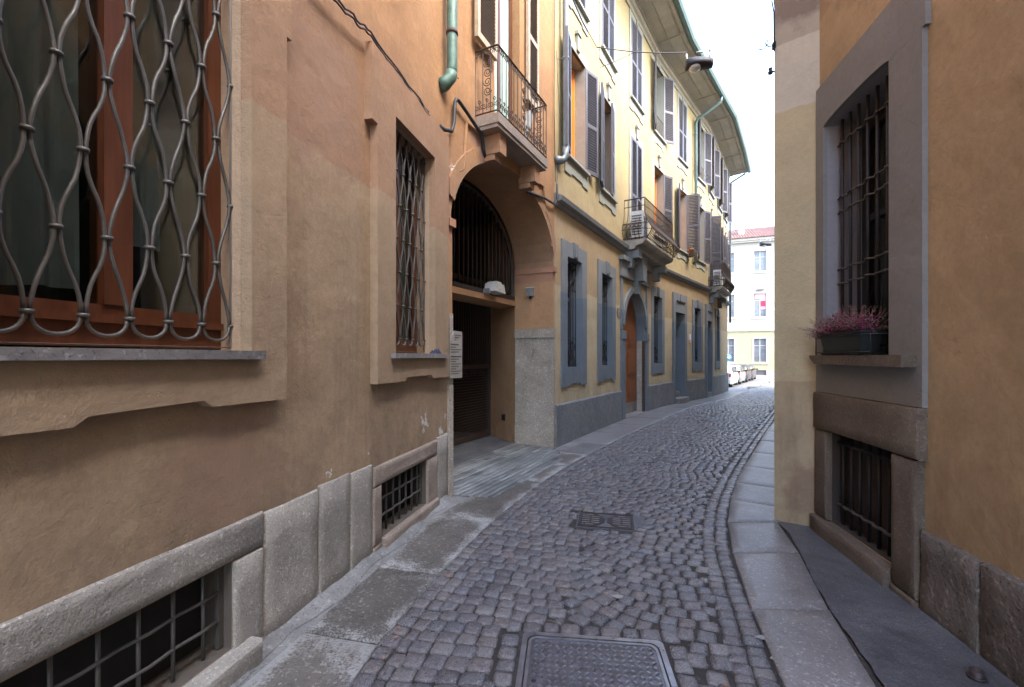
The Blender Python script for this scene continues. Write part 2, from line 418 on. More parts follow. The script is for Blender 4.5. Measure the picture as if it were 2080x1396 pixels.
def cobble_mat():
    m, nt, p = newmat('porphyry_cobble'); L = nt.links.new
    P, g = pos(nt)
    oi = N(nt, 'ShaderNodeObjectInfo')
    r = math_(nt, 'FRACT', math_(nt, 'ADD', oi.outputs['Random'], g.outputs['Random Per Island']))
    cr = N(nt, 'ShaderNodeValToRGB'); L(r, cr.inputs[0])
    e = cr.color_ramp.elements
    cols = [(0,(.085,.082,.088)),(.16,(.140,.133,.137)),(.33,(.118,.122,.138)),(.5,(.165,.142,.135)),(.66,(.145,.148,.162)),(.82,(.200,.192,.188)),(1,(.110,.102,.108))]
    e[0].position = 0; e[0].color = c4(cols[0][1]); e[1].position = 1; e[1].color = c4(cols[-1][1])
    for q, cc in cols[1:-1]:
        k = e.new(q); k.color = c4(cc)
    sp = noise(nt, P, 130, 3, .75)
    col = mixc(nt, ramp(nt, sp, .54, .66, 0, .8), cr.outputs[0], (.38,.36,.35))
    col = mixc(nt, ramp(nt, sp, .46, .36, 0, .75), col, (.04,.036,.036))
    st = noise(nt, P, 3.5, 6, .7)
    col = mixc(nt, ramp(nt, st, .5, .75, 0, .45), col, (.23,.205,.185))
    sepn = N(nt, 'ShaderNodeSeparateXYZ'); L(g.outputs['Normal'], sepn.inputs[0])
    L(col, p.inputs['Base Color'])
    L(ramp(nt, noise(nt, P, 5, 3), .3, .7, .20, .38), p.inputs['Roughness'])
    b1 = bump(nt, p, noise(nt, P, 28, 3, .6), .35, .012)
    bump(nt, p, noise(nt, P, 120, 3, .8), .55, .006, b1)
    return m
M['cobble'] = cobble_mat()

# ------------------------------------------------------------------ frames of the walls
FA = Frame(-.695, 4.863, .238, 1)
FB = Frame(-.695, 4.863, 1.4, 2.711)
FR = Frame(2.663, 3.9375, -.186, -1)
FP = Frame(2.408, 4.175, .255, -.235)
CP = [(.705,7.574),(2.62,10.91),(4.32,13.5),(6.1,15.8),(7.6,17.7),(9.4,20.5),(10.75,22.7)]
CPV = [Vector((a,b,0)) for a,b in CP]
CUM = [0]
for a, b in zip(CPV, CPV[1:]): CUM.append(CUM[-1]+(b-a).length)
CLEN = CUM[-1]
def cpt(s, w=0):
    """point on the yellow facade at arc length s, w into the wall (normals blended at the bends)"""
    i = 0
    while i < len(CPV)-2 and s > CUM[i+1]: i += 1
    a, b = CPV[i], CPV[i+1]; d = (b-a).normalized(); n = Vector((-d.y, d.x, 0))
    def vn(k):
        d0 = (CPV[max(k,1)]-CPV[max(k,1)-1]).normalized(); k1 = min(k, len(CPV)-2); d1 = (CPV[k1+1]-CPV[k1]).normalized()
        d = (d0+d1).normalized(); return Vector((-d.y, d.x, 0))
    t = (s-CUM[i])/(CUM[i+1]-CUM[i]); tc = min(1, max(0, t))
    nn = (vn(i)*(1-tc)+vn(i+1)*tc).normalized()
    return a + (b-a)*t + nn*w
def cframe(s, half=.4):
    a, b = cpt(s-half), cpt(s+half); c = cpt(s)
    m = (a+b)/2
    d = b-a
    # sit on the true surface (take the outer of chord and curve)
    f = Frame(c.x, c.y, d.x, d.y)
    return f

def gz(y):
    """street falls gently away beyond the bend"""
    T = [(-100,0),(14,0),(23,-.2),(30,-.45),(40,-.56),(46,-.64),(400,-.64)]
    for (a,za),(b,zb) in zip(T,T[1:]):
        if y <= b: return za+(zb-za)*(y-a)/(b-a)
    return -.64

# ------------------------------------------------------------------ wall with openings
def wall_holes(mb, u0, u1, z0, z1, holes, mp=None, cuts=(), rev=None):
    """holes: dict(u0,u1,z0,z1,d=reveal depth, arch=rise or 0, back=bool); mp maps (u,w,z) to a vertex"""
    mp = mp or (lambda u, w, z: (u, w, z))
    us = sorted(set([u0,u1]+[h['u0'] for h in holes]+[h['u1'] for h in holes]+[c for c in cuts if u0 < c < u1]))
    zs = sorted(set([z0,z1]+[h['z0'] for h in holes]+[h['z1'] for h in holes]))
    us = [u for u in us if u0-1e-9 <= u <= u1+1e-9]; zs = [z for z in zs if z0-1e-9 <= z <= z1+1e-9]
    for a, b in zip(us, us[1:]):
        for c, d in zip(zs, zs[1:]):
            um, zm = (a+b)/2, (c+d)/2
            if any(h['u0'] < um < h['u1'] and h['z0'] < zm < h['z1'] for h in holes): continue
            mb.quad(mp(a,0,c), mp(b,0,c), mp(b,0,d), mp(a,0,d))
    front = mb
    for h in holes:
        mb = front
        if rev is not None: mb = MB(); rev.append(mb)
        a, b, c, d, dp = h['u0'], h['u1'], h['z0'], h['z1'], h['d']
        rise = h.get('arch', 0)
        zs_ = d-rise
        if not h.get('nosill'): mb.quad(mp(a,0,c), mp(a,dp,c), mp(b,dp,c), mp(b,0,c))
        mb.quad(mp(a,0,c), mp(a,0,zs_), mp(a,dp,zs_), mp(a,dp,c))
        mb.quad(mp(b,0,c), mp(b,dp,c), mp(b,dp,zs_), mp(b,0,zs_))
        if rise:
            arc = arch_pts(a, b, zs_, rise, 24)
            for (p, q) in zip(arc, arc[1:]):
                front.quad(mp(p[0],0,p[1]), mp(q[0],0,q[1]), mp(q[0],0,d), mp(p[0],0,d)) if abs(p[1]-d)+abs(q[1]-d) > 1e-6 else None
                mb.quad(mp(p[0],0,p[1]), mp(p[0],dp,p[1]), mp(q[0],dp,q[1]), mp(q[0],0,q[1]), smooth=True)
            if h.get('back', True):
                pts = [mp(a,dp,c), mp(b,dp,c)]+[mp(p[0],dp,p[1]) for p in reversed(arc)]
                mb.quad(*pts)
        else:
            mb.quad(mp(a,0,d), mp(b,0,d), mp(b,dp,d), mp(a,dp,d))
            if h.get('back', True): mb.quad(mp(a,dp,c), mp(b,dp,c), mp(b,dp,d), mp(a,dp,d))
def arch_pts(a, b, zs, rise, n=24):
    m, r = (a+b)/2, (b-a)/2
    return [(m-r*math.cos(math.pi*i/n), zs+rise*math.sin(math.pi*i/n)) for i in range(n+1)]

# ------------------------------------------------------------------ ground, road, pavements
EDGE_L = [(-1.45,-3.),(-1.02,.3),(-.80,1.6),(-.749,2.066),(-.702,2.373),(-.51,3.139),(-.184,4.15),(.353,5.435),(1.059,6.794),(2.05,8.45),(3.24,10.35),(4.95,12.95),(6.70,15.25),(8.2,17.15),(10.0,19.95),(11.35,22.1),(12.3,23.6)]
EDGE_R = [(.55,-3.),(.98,.6),(1.10,1.5),(1.232,2.066),(1.416,2.67),(1.661,3.43),(1.92,4.05),(2.315,4.80),(2.98,5.90),(4.25,7.85),(5.87,10.27),(8.2,13.7),(10.3,16.5),(12.2,19.1),(14.2,22.0),(15.5,24.0)]
def poly_s(pts, step=.05):
    """resample with Catmull-Rom"""
    P = [Vector((a,b)) for a,b in pts]; out = []
    for i in range(len(P)-1):
        p0, p1, p2, p3 = P[max(i-1,0)], P[i], P[i+1], P[min(i+2,len(P)-1)]
        n = max(2, int((p2-p1).length/step))
        for k in range(n):
            t = k/n
            out.append(.5*((2*p1)+(p2-p0)*t+(2*p0-5*p1+4*p2-p3)*t*t+(3*p1-p0-3*p2+p3)*t**3))
    out.append(P[-1]); return out
EL, ER = poly_s(EDGE_L), poly_s(EDGE_R)
def at_frac(pl, t):
    i = t*(len(pl)-1); k = min(int(i), len(pl)-2); return pl[k].lerp(pl[k+1], i-k)

g = MB()
ys = [-80,-20,0,14,18,23,26,30,35,40,46,60,400]
for a, b in zip(ys, ys[1:]):
    g.quad((-400,a,gz(a)-.05),(500,a,gz(a)-.05),(500,b,gz(b)-.05),(-400,b,gz(b)-.05))
struct('ground', g, M['ground'])

# joint bed of the street
bed = MB()
def nearest(pl, p):
    return min(pl, key=lambda q: (q-p).length_squared)
LL = EL[::4]+[EL[-1]]
for a, b in zip(LL, LL[1:]):
    ra, rb = nearest(ER, a + Vector((1.7,-1.0))), nearest(ER, b + Vector((1.7,-1.0)))
    bed.quad((a.x-.02,a.y+.01,gz(a.y)-.014),(ra.x+.02,ra.y-.01,gz(ra.y)-.014),(rb.x+.02,rb.y-.01,gz(rb.y)-.014),(b.x-.02,b.y+.01,gz(b.y)-.014))
# the open end beyond the bend
bed.quad((12.3,23.6,gz(23.6)-.016),(15.5,24.0,gz(24)-.016),(19.5,30,gz(30)-.016),(15.5,30,gz(30)-.016))
road = struct('road', bed, M['mortar'])
# manhole footprints: (cx, cy, angle, half width, half depth)
MH1 = (.383, 2.069, -.116, .375, .375)
MH2 = (.86, 4.165, -.215, .26, .20)
def in_mh(x, y, mg):
    for (cx,cy,a,hw,hd) in (MH1, MH2):
        dx, dy = x-cx, y-cy
        u, v = dx*math.cos(a)+dy*math.sin(a), -dx*math.sin(a)+dy*math.cos(a)
        if abs(u) < hw+mg and abs(v) < hd+mg: return True
    return False
# centreline with widths
MID = []
K = 400
cl = []
for i in range(0, len(EL), 2):
    a = EL[i]
    dirn = (EL[min(i+6,len(EL)-1)]-EL[max(i-6,0)]).normalized()
    nrm = Vector((dirn.y, -dirn.x))
    best = None
    for q in ER:
        d = q-a; al = d.dot(dirn)
        if best is None or abs(al) < best[0]: best = (abs(al), d.dot(nrm))
    if best[0] < .1: cl.append((a, dirn, nrm, best[1]))
# smooth directions
for _ in range(12):
    ds = [c[1] for c in cl]
    for i in range(1, len(cl)-1):
        d = (ds[i-1]+ds[i]+ds[i+1]).normalized(); cl[i] = (cl[i][0], d, Vector((d.y,-d.x)), cl[i][3])
cs_ = [0]
for a, b in zip(cl, cl[1:]): cs_.append(cs_[-1]+(b[0]-a[0]).length)
import bisect
def street(s, q):
    """s along the left kerb, q metres to the right of it"""
    i = min(max(bisect.bisect(cs_, s)-1, 0), len(cl)-2)
    t = (s-cs_[i])/(cs_[i+1]-cs_[i])
    a, b = cl[i], cl[i+1]
    p = a[0].lerp(b[0], t); n = (a[2]*(1-t)+b[2]*t).normalized()
    return p+n*q, n, a[3]*(1-t)+b[3]*t
def cobble_shape(rng, simple_=False):
    """unit cobble, footprint about 1x1, top at 0"""
    n = 8
    base = []
    for (sx, sy) in ((-1,-1),(1,-1),(1,1),(-1,1)):
        jx, jy = rng.uniform(-.05,.05), rng.uniform(-.05,.05)
        base.append(((.5+jx)*sx, (.5+jy)*sy))
    if simple_:
        v = [(x,y,-.45) for x,y in base]+[(x*.93,y*.93,-.10) for x,y in base]+[(x*.66,y*.66,0) for x,y in base]
        f = [(8,9,10,11)]
        for k in range(4):
            f += [(k,(k+1)%4,(k+1)%4+4,k+4),(k+4,(k+1)%4+4,(k+1)%4+8,k+8)]
        return v, f
    ring = []
    for i in range(4):
        p, q, r = base[i-1], base[i], base[(i+1)%4]
        c1, c2 = rng.uniform(.05,.17), rng.uniform(.05,.17)
        ring.append((q[0]+(p[0]-q[0])*c1, q[1]+(p[1]-q[1])*c1)); ring.append((q[0]+(r[0]-q[0])*c2, q[1]+(r[1]-q[1])*c2))
    v = [(x,y,-.5) for x,y in ring]+[(x*.995,y*.995,-.15+rng.uniform(-.03,.03)) for x,y in ring]+[(x*.92,y*.92,-.03+rng.uniform(-.025,.02)) for x,y in ring]+[(x*.5,y*.5,rng.uniform(-.015,.03)) for x,y in ring]
    f = [tuple(range(24,32))]
    for rr in range(3):
        for k in range(8): f.append((rr*8+k, rr*8+(k+1)%8, rr*8+8+(k+1)%8, rr*8+8+k))
    return v, f
rng = random.Random(3)
VAR = [cobble_shape(rng) for _ in range(14)]
VARS = [cobble_shape(rng, True) for _ in range(8)]
stones = []          # (x, y, angle, length, width)
S_MAX = cs_[-1]-.1
def put(x, y, a, l, w, mg=.045):
    if in_mh(x, y, mg): return
    stones.append((x+rng.uniform(-.004,.004), y+rng.uniform(-.004,.004), a+rng.gauss(0,.038), l, w))
# straight edge courses: one on the left, two along the right kerb
def course(side, off):
    s = 0
    while s < S_MAX:
        l = rng.uniform(.082,.118)
        _, _, wd = street(s, 0)
        p, n, wd = street(s, off if side == 0 else wd-off)
        p2, _, wd2 = street(s+l, off if side == 0 else 0)
        if side: p2, _, _ = street(s+l, wd2-off)
        d = p2-p
        c = (p+p2)/2
        put(c.x, c.y, math.atan2(d.y,d.x), d.length-.008, .094)
        s += l
course(0, .055); course(1, .055); course(1, .155)
# the street's own axis beyond the bend; the arcs lie square to it, the left band lies square to its kerb
DAX = Vector((.552,.834)); NAX = Vector((.834,-.552))
def kerb_dist(pl, p, sgn):
    lo, hi = 0, len(pl)-1
    best = 1e9; bi = 0
    for i in range(0, len(pl), 8):
        d = (pl[i]-p).length_squared
        if d < best: best, bi = d, i
    for i in range(max(0,bi-8), min(len(pl), bi+9)):
        d = (pl[i]-p).length_squared
        if d < best: best, bi = d, i
    t = pl[min(bi+1,len(pl)-1)]-pl[max(bi-1,0)]; t.normalize()
    v = p-pl[bi]
    return (v.x*t.y-v.y*t.x)*sgn
BAND = .84
s0 = .05
while s0 < S_MAX:
    q = .105; rl = rng.uniform(.094,.108)
    off = rng.uniform(0,.05)
    edge_q = BAND+rng.uniform(-.05,.05)
    while q < edge_q:
        l = rng.uniform(.088,.122)
        if q == .105: l -= off
        p, n, wd = street(s0+rng.uniform(-.004,.004)+.02*math.sin(q*5+s0), q+l/2)
        put(p.x, p.y, math.atan2(n.y,n.x), l-.003, rl-.003)
        q += l
    s0 += rl
sv_ = -4.
while sv_ < 26:
    tv = -3.2 + rng.uniform(0,.1)
    rl = rng.uniform(.094,.104)
    while tv < 2.6:
        l = rng.uniform(.09,.12)
        # quick reject, then the two kerbs decide; the arc sags towards the viewer in mid-street
        c0 = Vector((0.3,1.0)) + DAX*sv_ + NAX*(tv+l/2)
        ql = kerb_dist(EL, c0, 1)
        if .6 < ql < 4:
            qr = kerb_dist(ER, c0, -1)
            if qr > .0:
                mid = (ql-BAND)/max(.3, ql+qr-BAND-.21)-.5
                sl = 2*1.1*mid*.55
                c = c0 + DAX*(.55*mid*mid)
                ql2, qr2 = kerb_dist(EL, c, 1), kerb_dist(ER, c, -1)
                if ql2 > BAND+.01 and qr2 > .225:
                    t_ = NAX + DAX*sl*.6
                    put(c.x, c.y, math.atan2(t_.y,t_.x), l-.006, rl-.006)
        tv += l
    sv_ += rl
# surround course of the big cover
n_before_ring = len(stones)
cx, cy, a, hw, hd = MH1
for side in range(4):
    t = -hw-.09
    while t < hw+.09:
        l = rng.uniform(.09,.12)
        u, v = ((t+l/2, hd+.055), (t+l/2, -hd-.055), (hw+.055, t+l/2), (-hw-.055, t+l/2))[side]
        x, y = cx+u*math.cos(a)-v*math.sin(a), cy+u*math.sin(a)+v*math.cos(a)
        stones.append((x, y, a+(0 if side < 2 else math.pi/2)+rng.gauss(0,.03), l-.012, .088)); t += l
# drop arc stones crowded by others (grid test), keep courses and the cover's ring
def dedupe(st, ring):
    keep = []; cell = {}
    def near(x, y, r):
        ci, cj = int(x//.12), int(y//.12)
        for i in (-1,0,1):
            for j in (-1,0,1):
                for (a,b) in cell.get((ci+i,cj+j), ()):
                    if (a-x)**2+(b-y)**2 < r*r: return True
        return False
    for idx, s_ in enumerate(ring+st):
        x, y = s_[0], s_[1]
        rr = min(s_[3], s_[4])*.76
        if near(x, y, rr): continue
        cell.setdefault((int(x//.12), int(y//.12)), []).append((x,y)); keep.append(s_)
    return keep
ring = stones[n_before_ring:]; stones = stones[:n_before_ring]
stones = dedupe(stones, ring)
# small stones close the wedges that the courses leave open
cell = {}
for s_ in stones: cell.setdefault((int(s_[0]//.12), int(s_[1]//.12)), []).append((s_[0], s_[1]))
def free(x, y, r):
    ci, cj = int(x//.12), int(y//.12)
    return not any((a-x)**2+(b-y)**2 < r*r for i in (-1,0,1) for j in (-1,0,1) for (a,b) in cell.get((ci+i,cj+j), ()))
for rad, sz in ((.086,.078),(.074,.058)):
    yy = 1.4
    while yy < 9:
        xx = -.9
        while xx < 5.6:
            if free(xx, yy, rad):
                c = Vector((xx,yy)); ql = kerb_dist(EL, c, 1)
                if .06 < ql < 4 and kerb_dist(ER, c, -1) > .06 and not in_mh(xx, yy, .04):
                    stones.append((xx, yy, math.atan2(NAX.y,NAX.x)+rng.gauss(0,.15), sz, sz*.92)); cell.setdefault((int(xx//.12), int(yy//.12)), []).append((xx,yy))
            xx += .022
        yy += .022
stones.sort(key=lambda s: (s[1]-.0)**2 + (s[0])**2)
def in_view(x, y): return y > 1.5 and abs(x/y) < 1.15 and 1.5*924/y < 700
near_st = [s for s in stones if in_view(s[0], s[1])][:300]
ids = set(map(id, near_st))
cob_me = []
for v, f in VAR:
    mb = MB(); mb.add(v, f, True); me = mb.mesh('cobble'); me.materials.append(M['cobble']); cob_me.append(me)
for i, (x,y,a,l,w) in enumerate(near_st):
    o = bpy.data.objects.new('cobble', cob_me[i % len(cob_me)]); C.objects.link(o); o.parent = road
    o.location = (x, y, gz(y)+rng.uniform(-.004,.005)); o.rotation_euler = (rng.gauss(0,.03), rng.gauss(0,.03), a); o.scale = (l, w, .09)
bulk = MB()
for s in stones:
    if id(s) in ids: continue
    x, y, a, l, w = s
    v, f = rng.choice(VAR if y < 11 else VARS)
    ca, sa = math.cos(a), math.sin(a); tx, ty = rng.gauss(0,.03), rng.gauss(0,.03); z0 = gz(y)+rng.uniform(-.004,.005)
    bulk.add([(x+ca*p*l-sa*q*w, y+sa*p*l+ca*q*w, z0+r*.09+p*l*tx+q*w*ty) for p,q,r in v], f, True)
# beyond the bend: plain rows to the square
yy = 23.0
while yy < 44:
    x0 = 11.8+(yy-23)*.66; x1 = 16.5+(yy-23)*.62
    st = .11 if yy < 28 else .2
    x = x0+rng.uniform(0,.1)
    while x < x1:
        v, f = rng.choice(VARS); z0 = gz(yy)+rng.uniform(-.004,.004)+.001
        bulk.add([(x+p*(st-.014), yy+q*(st-.014)+.15*math.sin(x*1.5), z0+r*.09) for p,q,r in v], f, False)
        x += st
    yy += st
obj('cobbles', bulk, M['cobble'], road, kind='stuff')
# flattened chewing gum on the stones
gm = MB()
for (x,y,r) in ((.66,2.83,.035),(1.33,2.42,.03),(1.31,2.25,.028),(1.30,2.13,.04),(.55,3.2,.015),(1.62,3.62,.02),(.3,3.9,.018),(1.9,4.4,.02),(-.2,3.3,.018)):
    pts = [(x+r*(1+.25*math.sin(3*t+x*9))*math.cos(t), y+.6*r*math.sin(t), .010) for t in [i*math.pi/7 for i in range(14)]]
    gm.quad(*pts); gm.add([(p[0],p[1],.0065) for p in pts]+pts, [(i,(i+1)%14,(i+1)%14+14,i+14) for i in range(14)])
obj('gum_spots', gm, M['gum'], road, kind='stuff')

lt = MB(); lf_ = MB()
for k in range(46):
    y = rng.uniform(2.0,7.5); e = rng.random()
    base = min(ER if e < .6 else EL, key=lambda q: abs(q.y-y)); x = base.x + (-1 if e < .6 else 1)*abs(rng.gauss(.06,.22))
    if in_mh(x, y, .03): continue
    a = rng.uniform(0,6.28)
    if k % 3 == 0: lt.tube([(x-.013*math.cos(a),y-.013*math.sin(a),.011),(x+.013*math.cos(a),y+.013*math.sin(a),.011)], .004, 5)
    else:
        r = rng.uniform(.008,.018); lf_.quad(*[(x+r*math.cos(a+t)*(1 if q % 2 else .5), y+r*math.sin(a+t)*(1 if q % 2 else .5), .009+rng.uniform(0,.008)) for q, t in enumerate((0,1.57,3.14,4.71))])
obj('cigarette_butts', lt, M['heather_pale'], road, kind='stuff'); obj('leaf_crumbs', lf_, M['terracotta'], road, kind='stuff')
# ---- slabs with a worn-edge attribute
def slab_mesh(name, poly, z0, z1, mat, bev=.007, seg=7):
    """quad slab (4 corners ccw) as a fine grid so that it can carry edge wear and an uneven top"""
    mb = MB(); p = [Vector((a,b)) for a,b in poly]; edge = []
    n = seg
    us = [0, .012]+[.012+.976*i/(n-1) for i in range(1,n-1)]+[.988, 1]
    idx = {}
    for j, v in enumerate(us):
        for i, u in enumerate(us):
            q = p[0].lerp(p[1],u).lerp(p[3].lerp(p[2],u), v)
            border = i in (0,len(us)-1) or j in (0,len(us)-1)
            z = z1-(bev if border else 0)+rng.uniform(-.0015,.0015)
            idx[i,j] = len(mb.v); mb.v.append((q.x,q.y,z+gz(q.y)))
            edge.append(max(abs(u-.5), abs(v-.5))*2)
    m = len(us)
    for j in range(m-1):
        for i in range(m-1):
            mb.f.append((idx[i,j],idx[i+1,j],idx[i+1,j+1],idx[i,j+1])); mb.sm.append(0 < i < m-2 and 0 < j < m-2)
    per = [idx[i,0] for i in range(m)]+[idx[m-1,j] for j in range(1,m)]+[idx[i,m-1] for i in range(m-2,-1,-1)]+[idx[0,j] for j in range(m-2,0,-1)]
    low = []
    for t in per:
        x,y,z = mb.v[t]; low.append(len(mb.v)); mb.v.append((x,y,z0+gz(y))); edge.append(1)
    for a in range(len(per)):
        b = (a+1)%len(per); mb.f.append((per[a],low[a],low[b],per[b])); mb.sm.append(False)
    me = mb.mesh(name)
    at = me.attributes.new('edge','FLOAT','POINT'); at.data.foreach_set('value', edge)
    me.materials.append(mat); return me

# left pavement: a bed, a cement fillet at the wall and a row of granite slabs
def wallpt(y):
    """inner (wall) edge of the left pavement at a given y"""
    if y < 4.863: return Vector((-1.853+.238*y, y))
    if y < 7.574: return Vector((-.695+.5164*(y-4.863), y))
    for a, b in zip(CP, CP[1:]):
        if y <= b[1]: return Vector((a[0]+(b[0]-a[0])*(y-a[1])/(b[1]-a[1]), y))
    return Vector((10.75+.6*(y-22.7), y))
pl = MB()
LB = EL[::5]+[EL[-1]]
def inner_for(p, off):
    # perpendicular foot on the wall line, moved off metres towards the street
    best = min(WALLP, key=lambda q: (q[0]-p).length_squared); return best[0]+best[1]*off
WALLP = []
for i in range(-600, 2360):
    y = i*.01
    p = wallpt(y); q = wallpt(y+.01); d = (q-p).normalized(); WALLP.append((p, Vector((d.y,-d.x))))
for a, b in zip(LB, LB[1:]):
    ia, ib = inner_for(a,-.05), inner_for(b,-.05)
    pl.quad((ia.x,ia.y,gz(ia.y)-.008),(a.x+.01,a.y,gz(a.y)-.008),(b.x+.01,b.y,gz(b.y)-.008),(ib.x,ib.y,gz(ib.y)-.008))
pave_l = struct('left_pavement', pl, granite('cement_bed', (.20,.195,.185), (.09,.085,.08), (.30,.30,.29), 70, .7, .5, per_obj=0, coarse=.4))
JY = [-1.1,-.2,.65,1.45,2.373,3.139,4.15,5.435,6.25,6.95,7.75,8.75,9.8,10.9,12.0,13.2,14.4,15.6,16.8,18.0,19.2,20.4,21.6]
def el_at(y): return min(EL, key=lambda q: abs(q.y-y))
for a, b in zip(JY, JY[1:]):
    pa, pb = el_at(a), el_at(b)
    fill = .13 if a < 5 else .05
    ia, ib = inner_for(pa, fill), inner_for(pb, fill)
    if 4.9 < a < 7.3:     # in front of the gateway the slabs stay a narrow row
        na, nb = inner_for(pa,0), inner_for(pb,0)
        ia = pa.lerp(na, min(1, .42/(pa-na).length)); ib = pb.lerp(nb, min(1, .42/(pb-nb).length))
    d = (pb-pa).normalized()*.006
    me = slab_mesh('paving_slab', [pa+d, pb-d, ib-d, ia+d][::1], -.06, .004+rng.uniform(-.002,.004), M['slab_left'] if a < 6.9 else M['slab_right'])
    # corners run clockwise seen from above for this order: flip normals
    obj('paving_slab', me, None, pave_l)
# cement fillet along the plinth
fl = MB(); prev = None
for i, (p, n) in enumerate(WALLP):
    if not (-3 < p.y < 4.85) or i % 12: continue
    w = .085+.03*math.sin(p.y*7)+rng.uniform(-.01,.012); h = .035+rng.uniform(-.008,.01)
    cur = [(p.x-n.x*.01,p.y-n.y*.01,h+.02),(p.x+n.x*w*.5,p.y+n.y*w*.5,h*.75),(p.x+n.x*w,p.y+n.y*w,-.004)]
    if prev:
        for k in range(2): fl.quad(prev[k],prev[k+1],cur[k+1],cur[k], smooth=True)
    prev = cur
obj('cement_fillet', fl, pave_l.data.materials[0], pave_l)
# grooved pale stones in front of the gateway
for k in range(15):
    w0, w1 = .72-k*.08, .72-(k+1)*.08
    u = .09 + max(0,k-9)*.02
    while u < 2.94-max(0,k-9)*.13:
        l = rng.uniform(.6,1.1); u2 = min(u+l, 2.96-max(0,k-9)*.13)
        pts = [FB.p(u+.003,w0-.003),FB.p(u+.003,w1+.003),FB.p(u2-.003,w1+.003),FB.p(u2-.003,w0-.003)]
        me = slab_mesh('threshold_stone', [(p[0],p[1]) for p in pts], -.05, .009+rng.uniform(-.002,.004), M['slab_stripe'], .006, 3)
        obj('threshold_stone', me, None, pave_l)
        u = u2
# right pavement
ASPH = [(1.10,1.0),(1.43,1.75),(1.679,2.065),(1.756,2.321),(1.872,2.692),(2.01,3.053),(2.172,3.431),(2.338,3.85),(2.40,4.14)]
pr_ = MB()
ERs = [q for q in ER[::5]]
for a, b in zip(ERs, ERs[1:]):
    def out(p):
        if p.y < 4.0: return Vector((1.931+.186*p.y+.05, p.y))
        x = 2.408+.66*(p.y+.6-4.175)
        return Vector((x+.1, p.y+.2))
    oa, ob = out(a), out(b)
    pr_.quad((a.x-.01,a.y,gz(a.y)-.012),(oa.x,oa.y,gz(oa.y)-.012),(ob.x,ob.y,gz(ob.y)-.012),(b.x-.01,b.y,gz(b.y)-.012))
pave_r = struct('right_pavement', pr_, M['mortar'])
JR = [.6,1.35,2.0,2.68,3.46,4.09,4.75,5.4,6.2,7.1,8.1,9.1,10.1,11.2,12.3,13.5,14.8,16,17.2,18.5,19.8,21,22.3]
def er_at(y): return min(ER, key=lambda q: abs(q.y-y))
def asph_at(y):
    for a, b in zip(ASPH, ASPH[1:]):
        if y <= b[1]: return Vector((a[0]+(b[0]-a[0])*(y-a[1])/(b[1]-a[1]), y))
    return Vector((2.40,y))
for a, b in zip(JR, JR[1:]):
    pa, pb = er_at(a), er_at(b)
    def o2(p, y):
        if y < 4.2: return asph_at(y)
        n = Vector((.83,-.55)); return p+n*.62
    oa, ob = o2(pa,a), o2(pb,b)
    g_ = .004
    me = slab_mesh('paving_slab', [(pa.x,a+g_),(oa.x,oa.y+g_),(ob.x,ob.y-g_),(pb.x,b-g_)], -.06, .012+rng.uniform(-.003,.004), M['slab_right'])
    obj('paving_slab', me, None, pave_r)
_A = []
for (a, b) in zip(ASPH, ASPH[1:]):
    for k in range(6):
        t = k/6; _A.append((a[0]+(b[0]-a[0])*t+(rng.uniform(-.005,.006) if k else 0), a[1]+(b[1]-a[1])*t))
ASPH = _A+[ASPH[-1]]
asp = MB()
for a, b in zip(ASPH, ASPH[1:]):
    A2, B2 = 1.931+.186*a[1]+.03, 1.931+.186*b[1]+.03
    asp.quad((a[0]+.012,a[1],.006),(A2,a[1],.022),(B2,b[1],.022),(b[0]+.012,b[1],.006))
asp.quad((.95,-3,.006),(1.4,-3,.022),(2.147,1.0,.022),(1.112,1.0,.006))
asp.quad((2.352,3.85,.0062),(2.677,3.85,.0222),(2.69,4.0,.0222),(2.412,4.19,.0062))
obj('asphalt_strip', asp, M['asphalt'], pave_r)

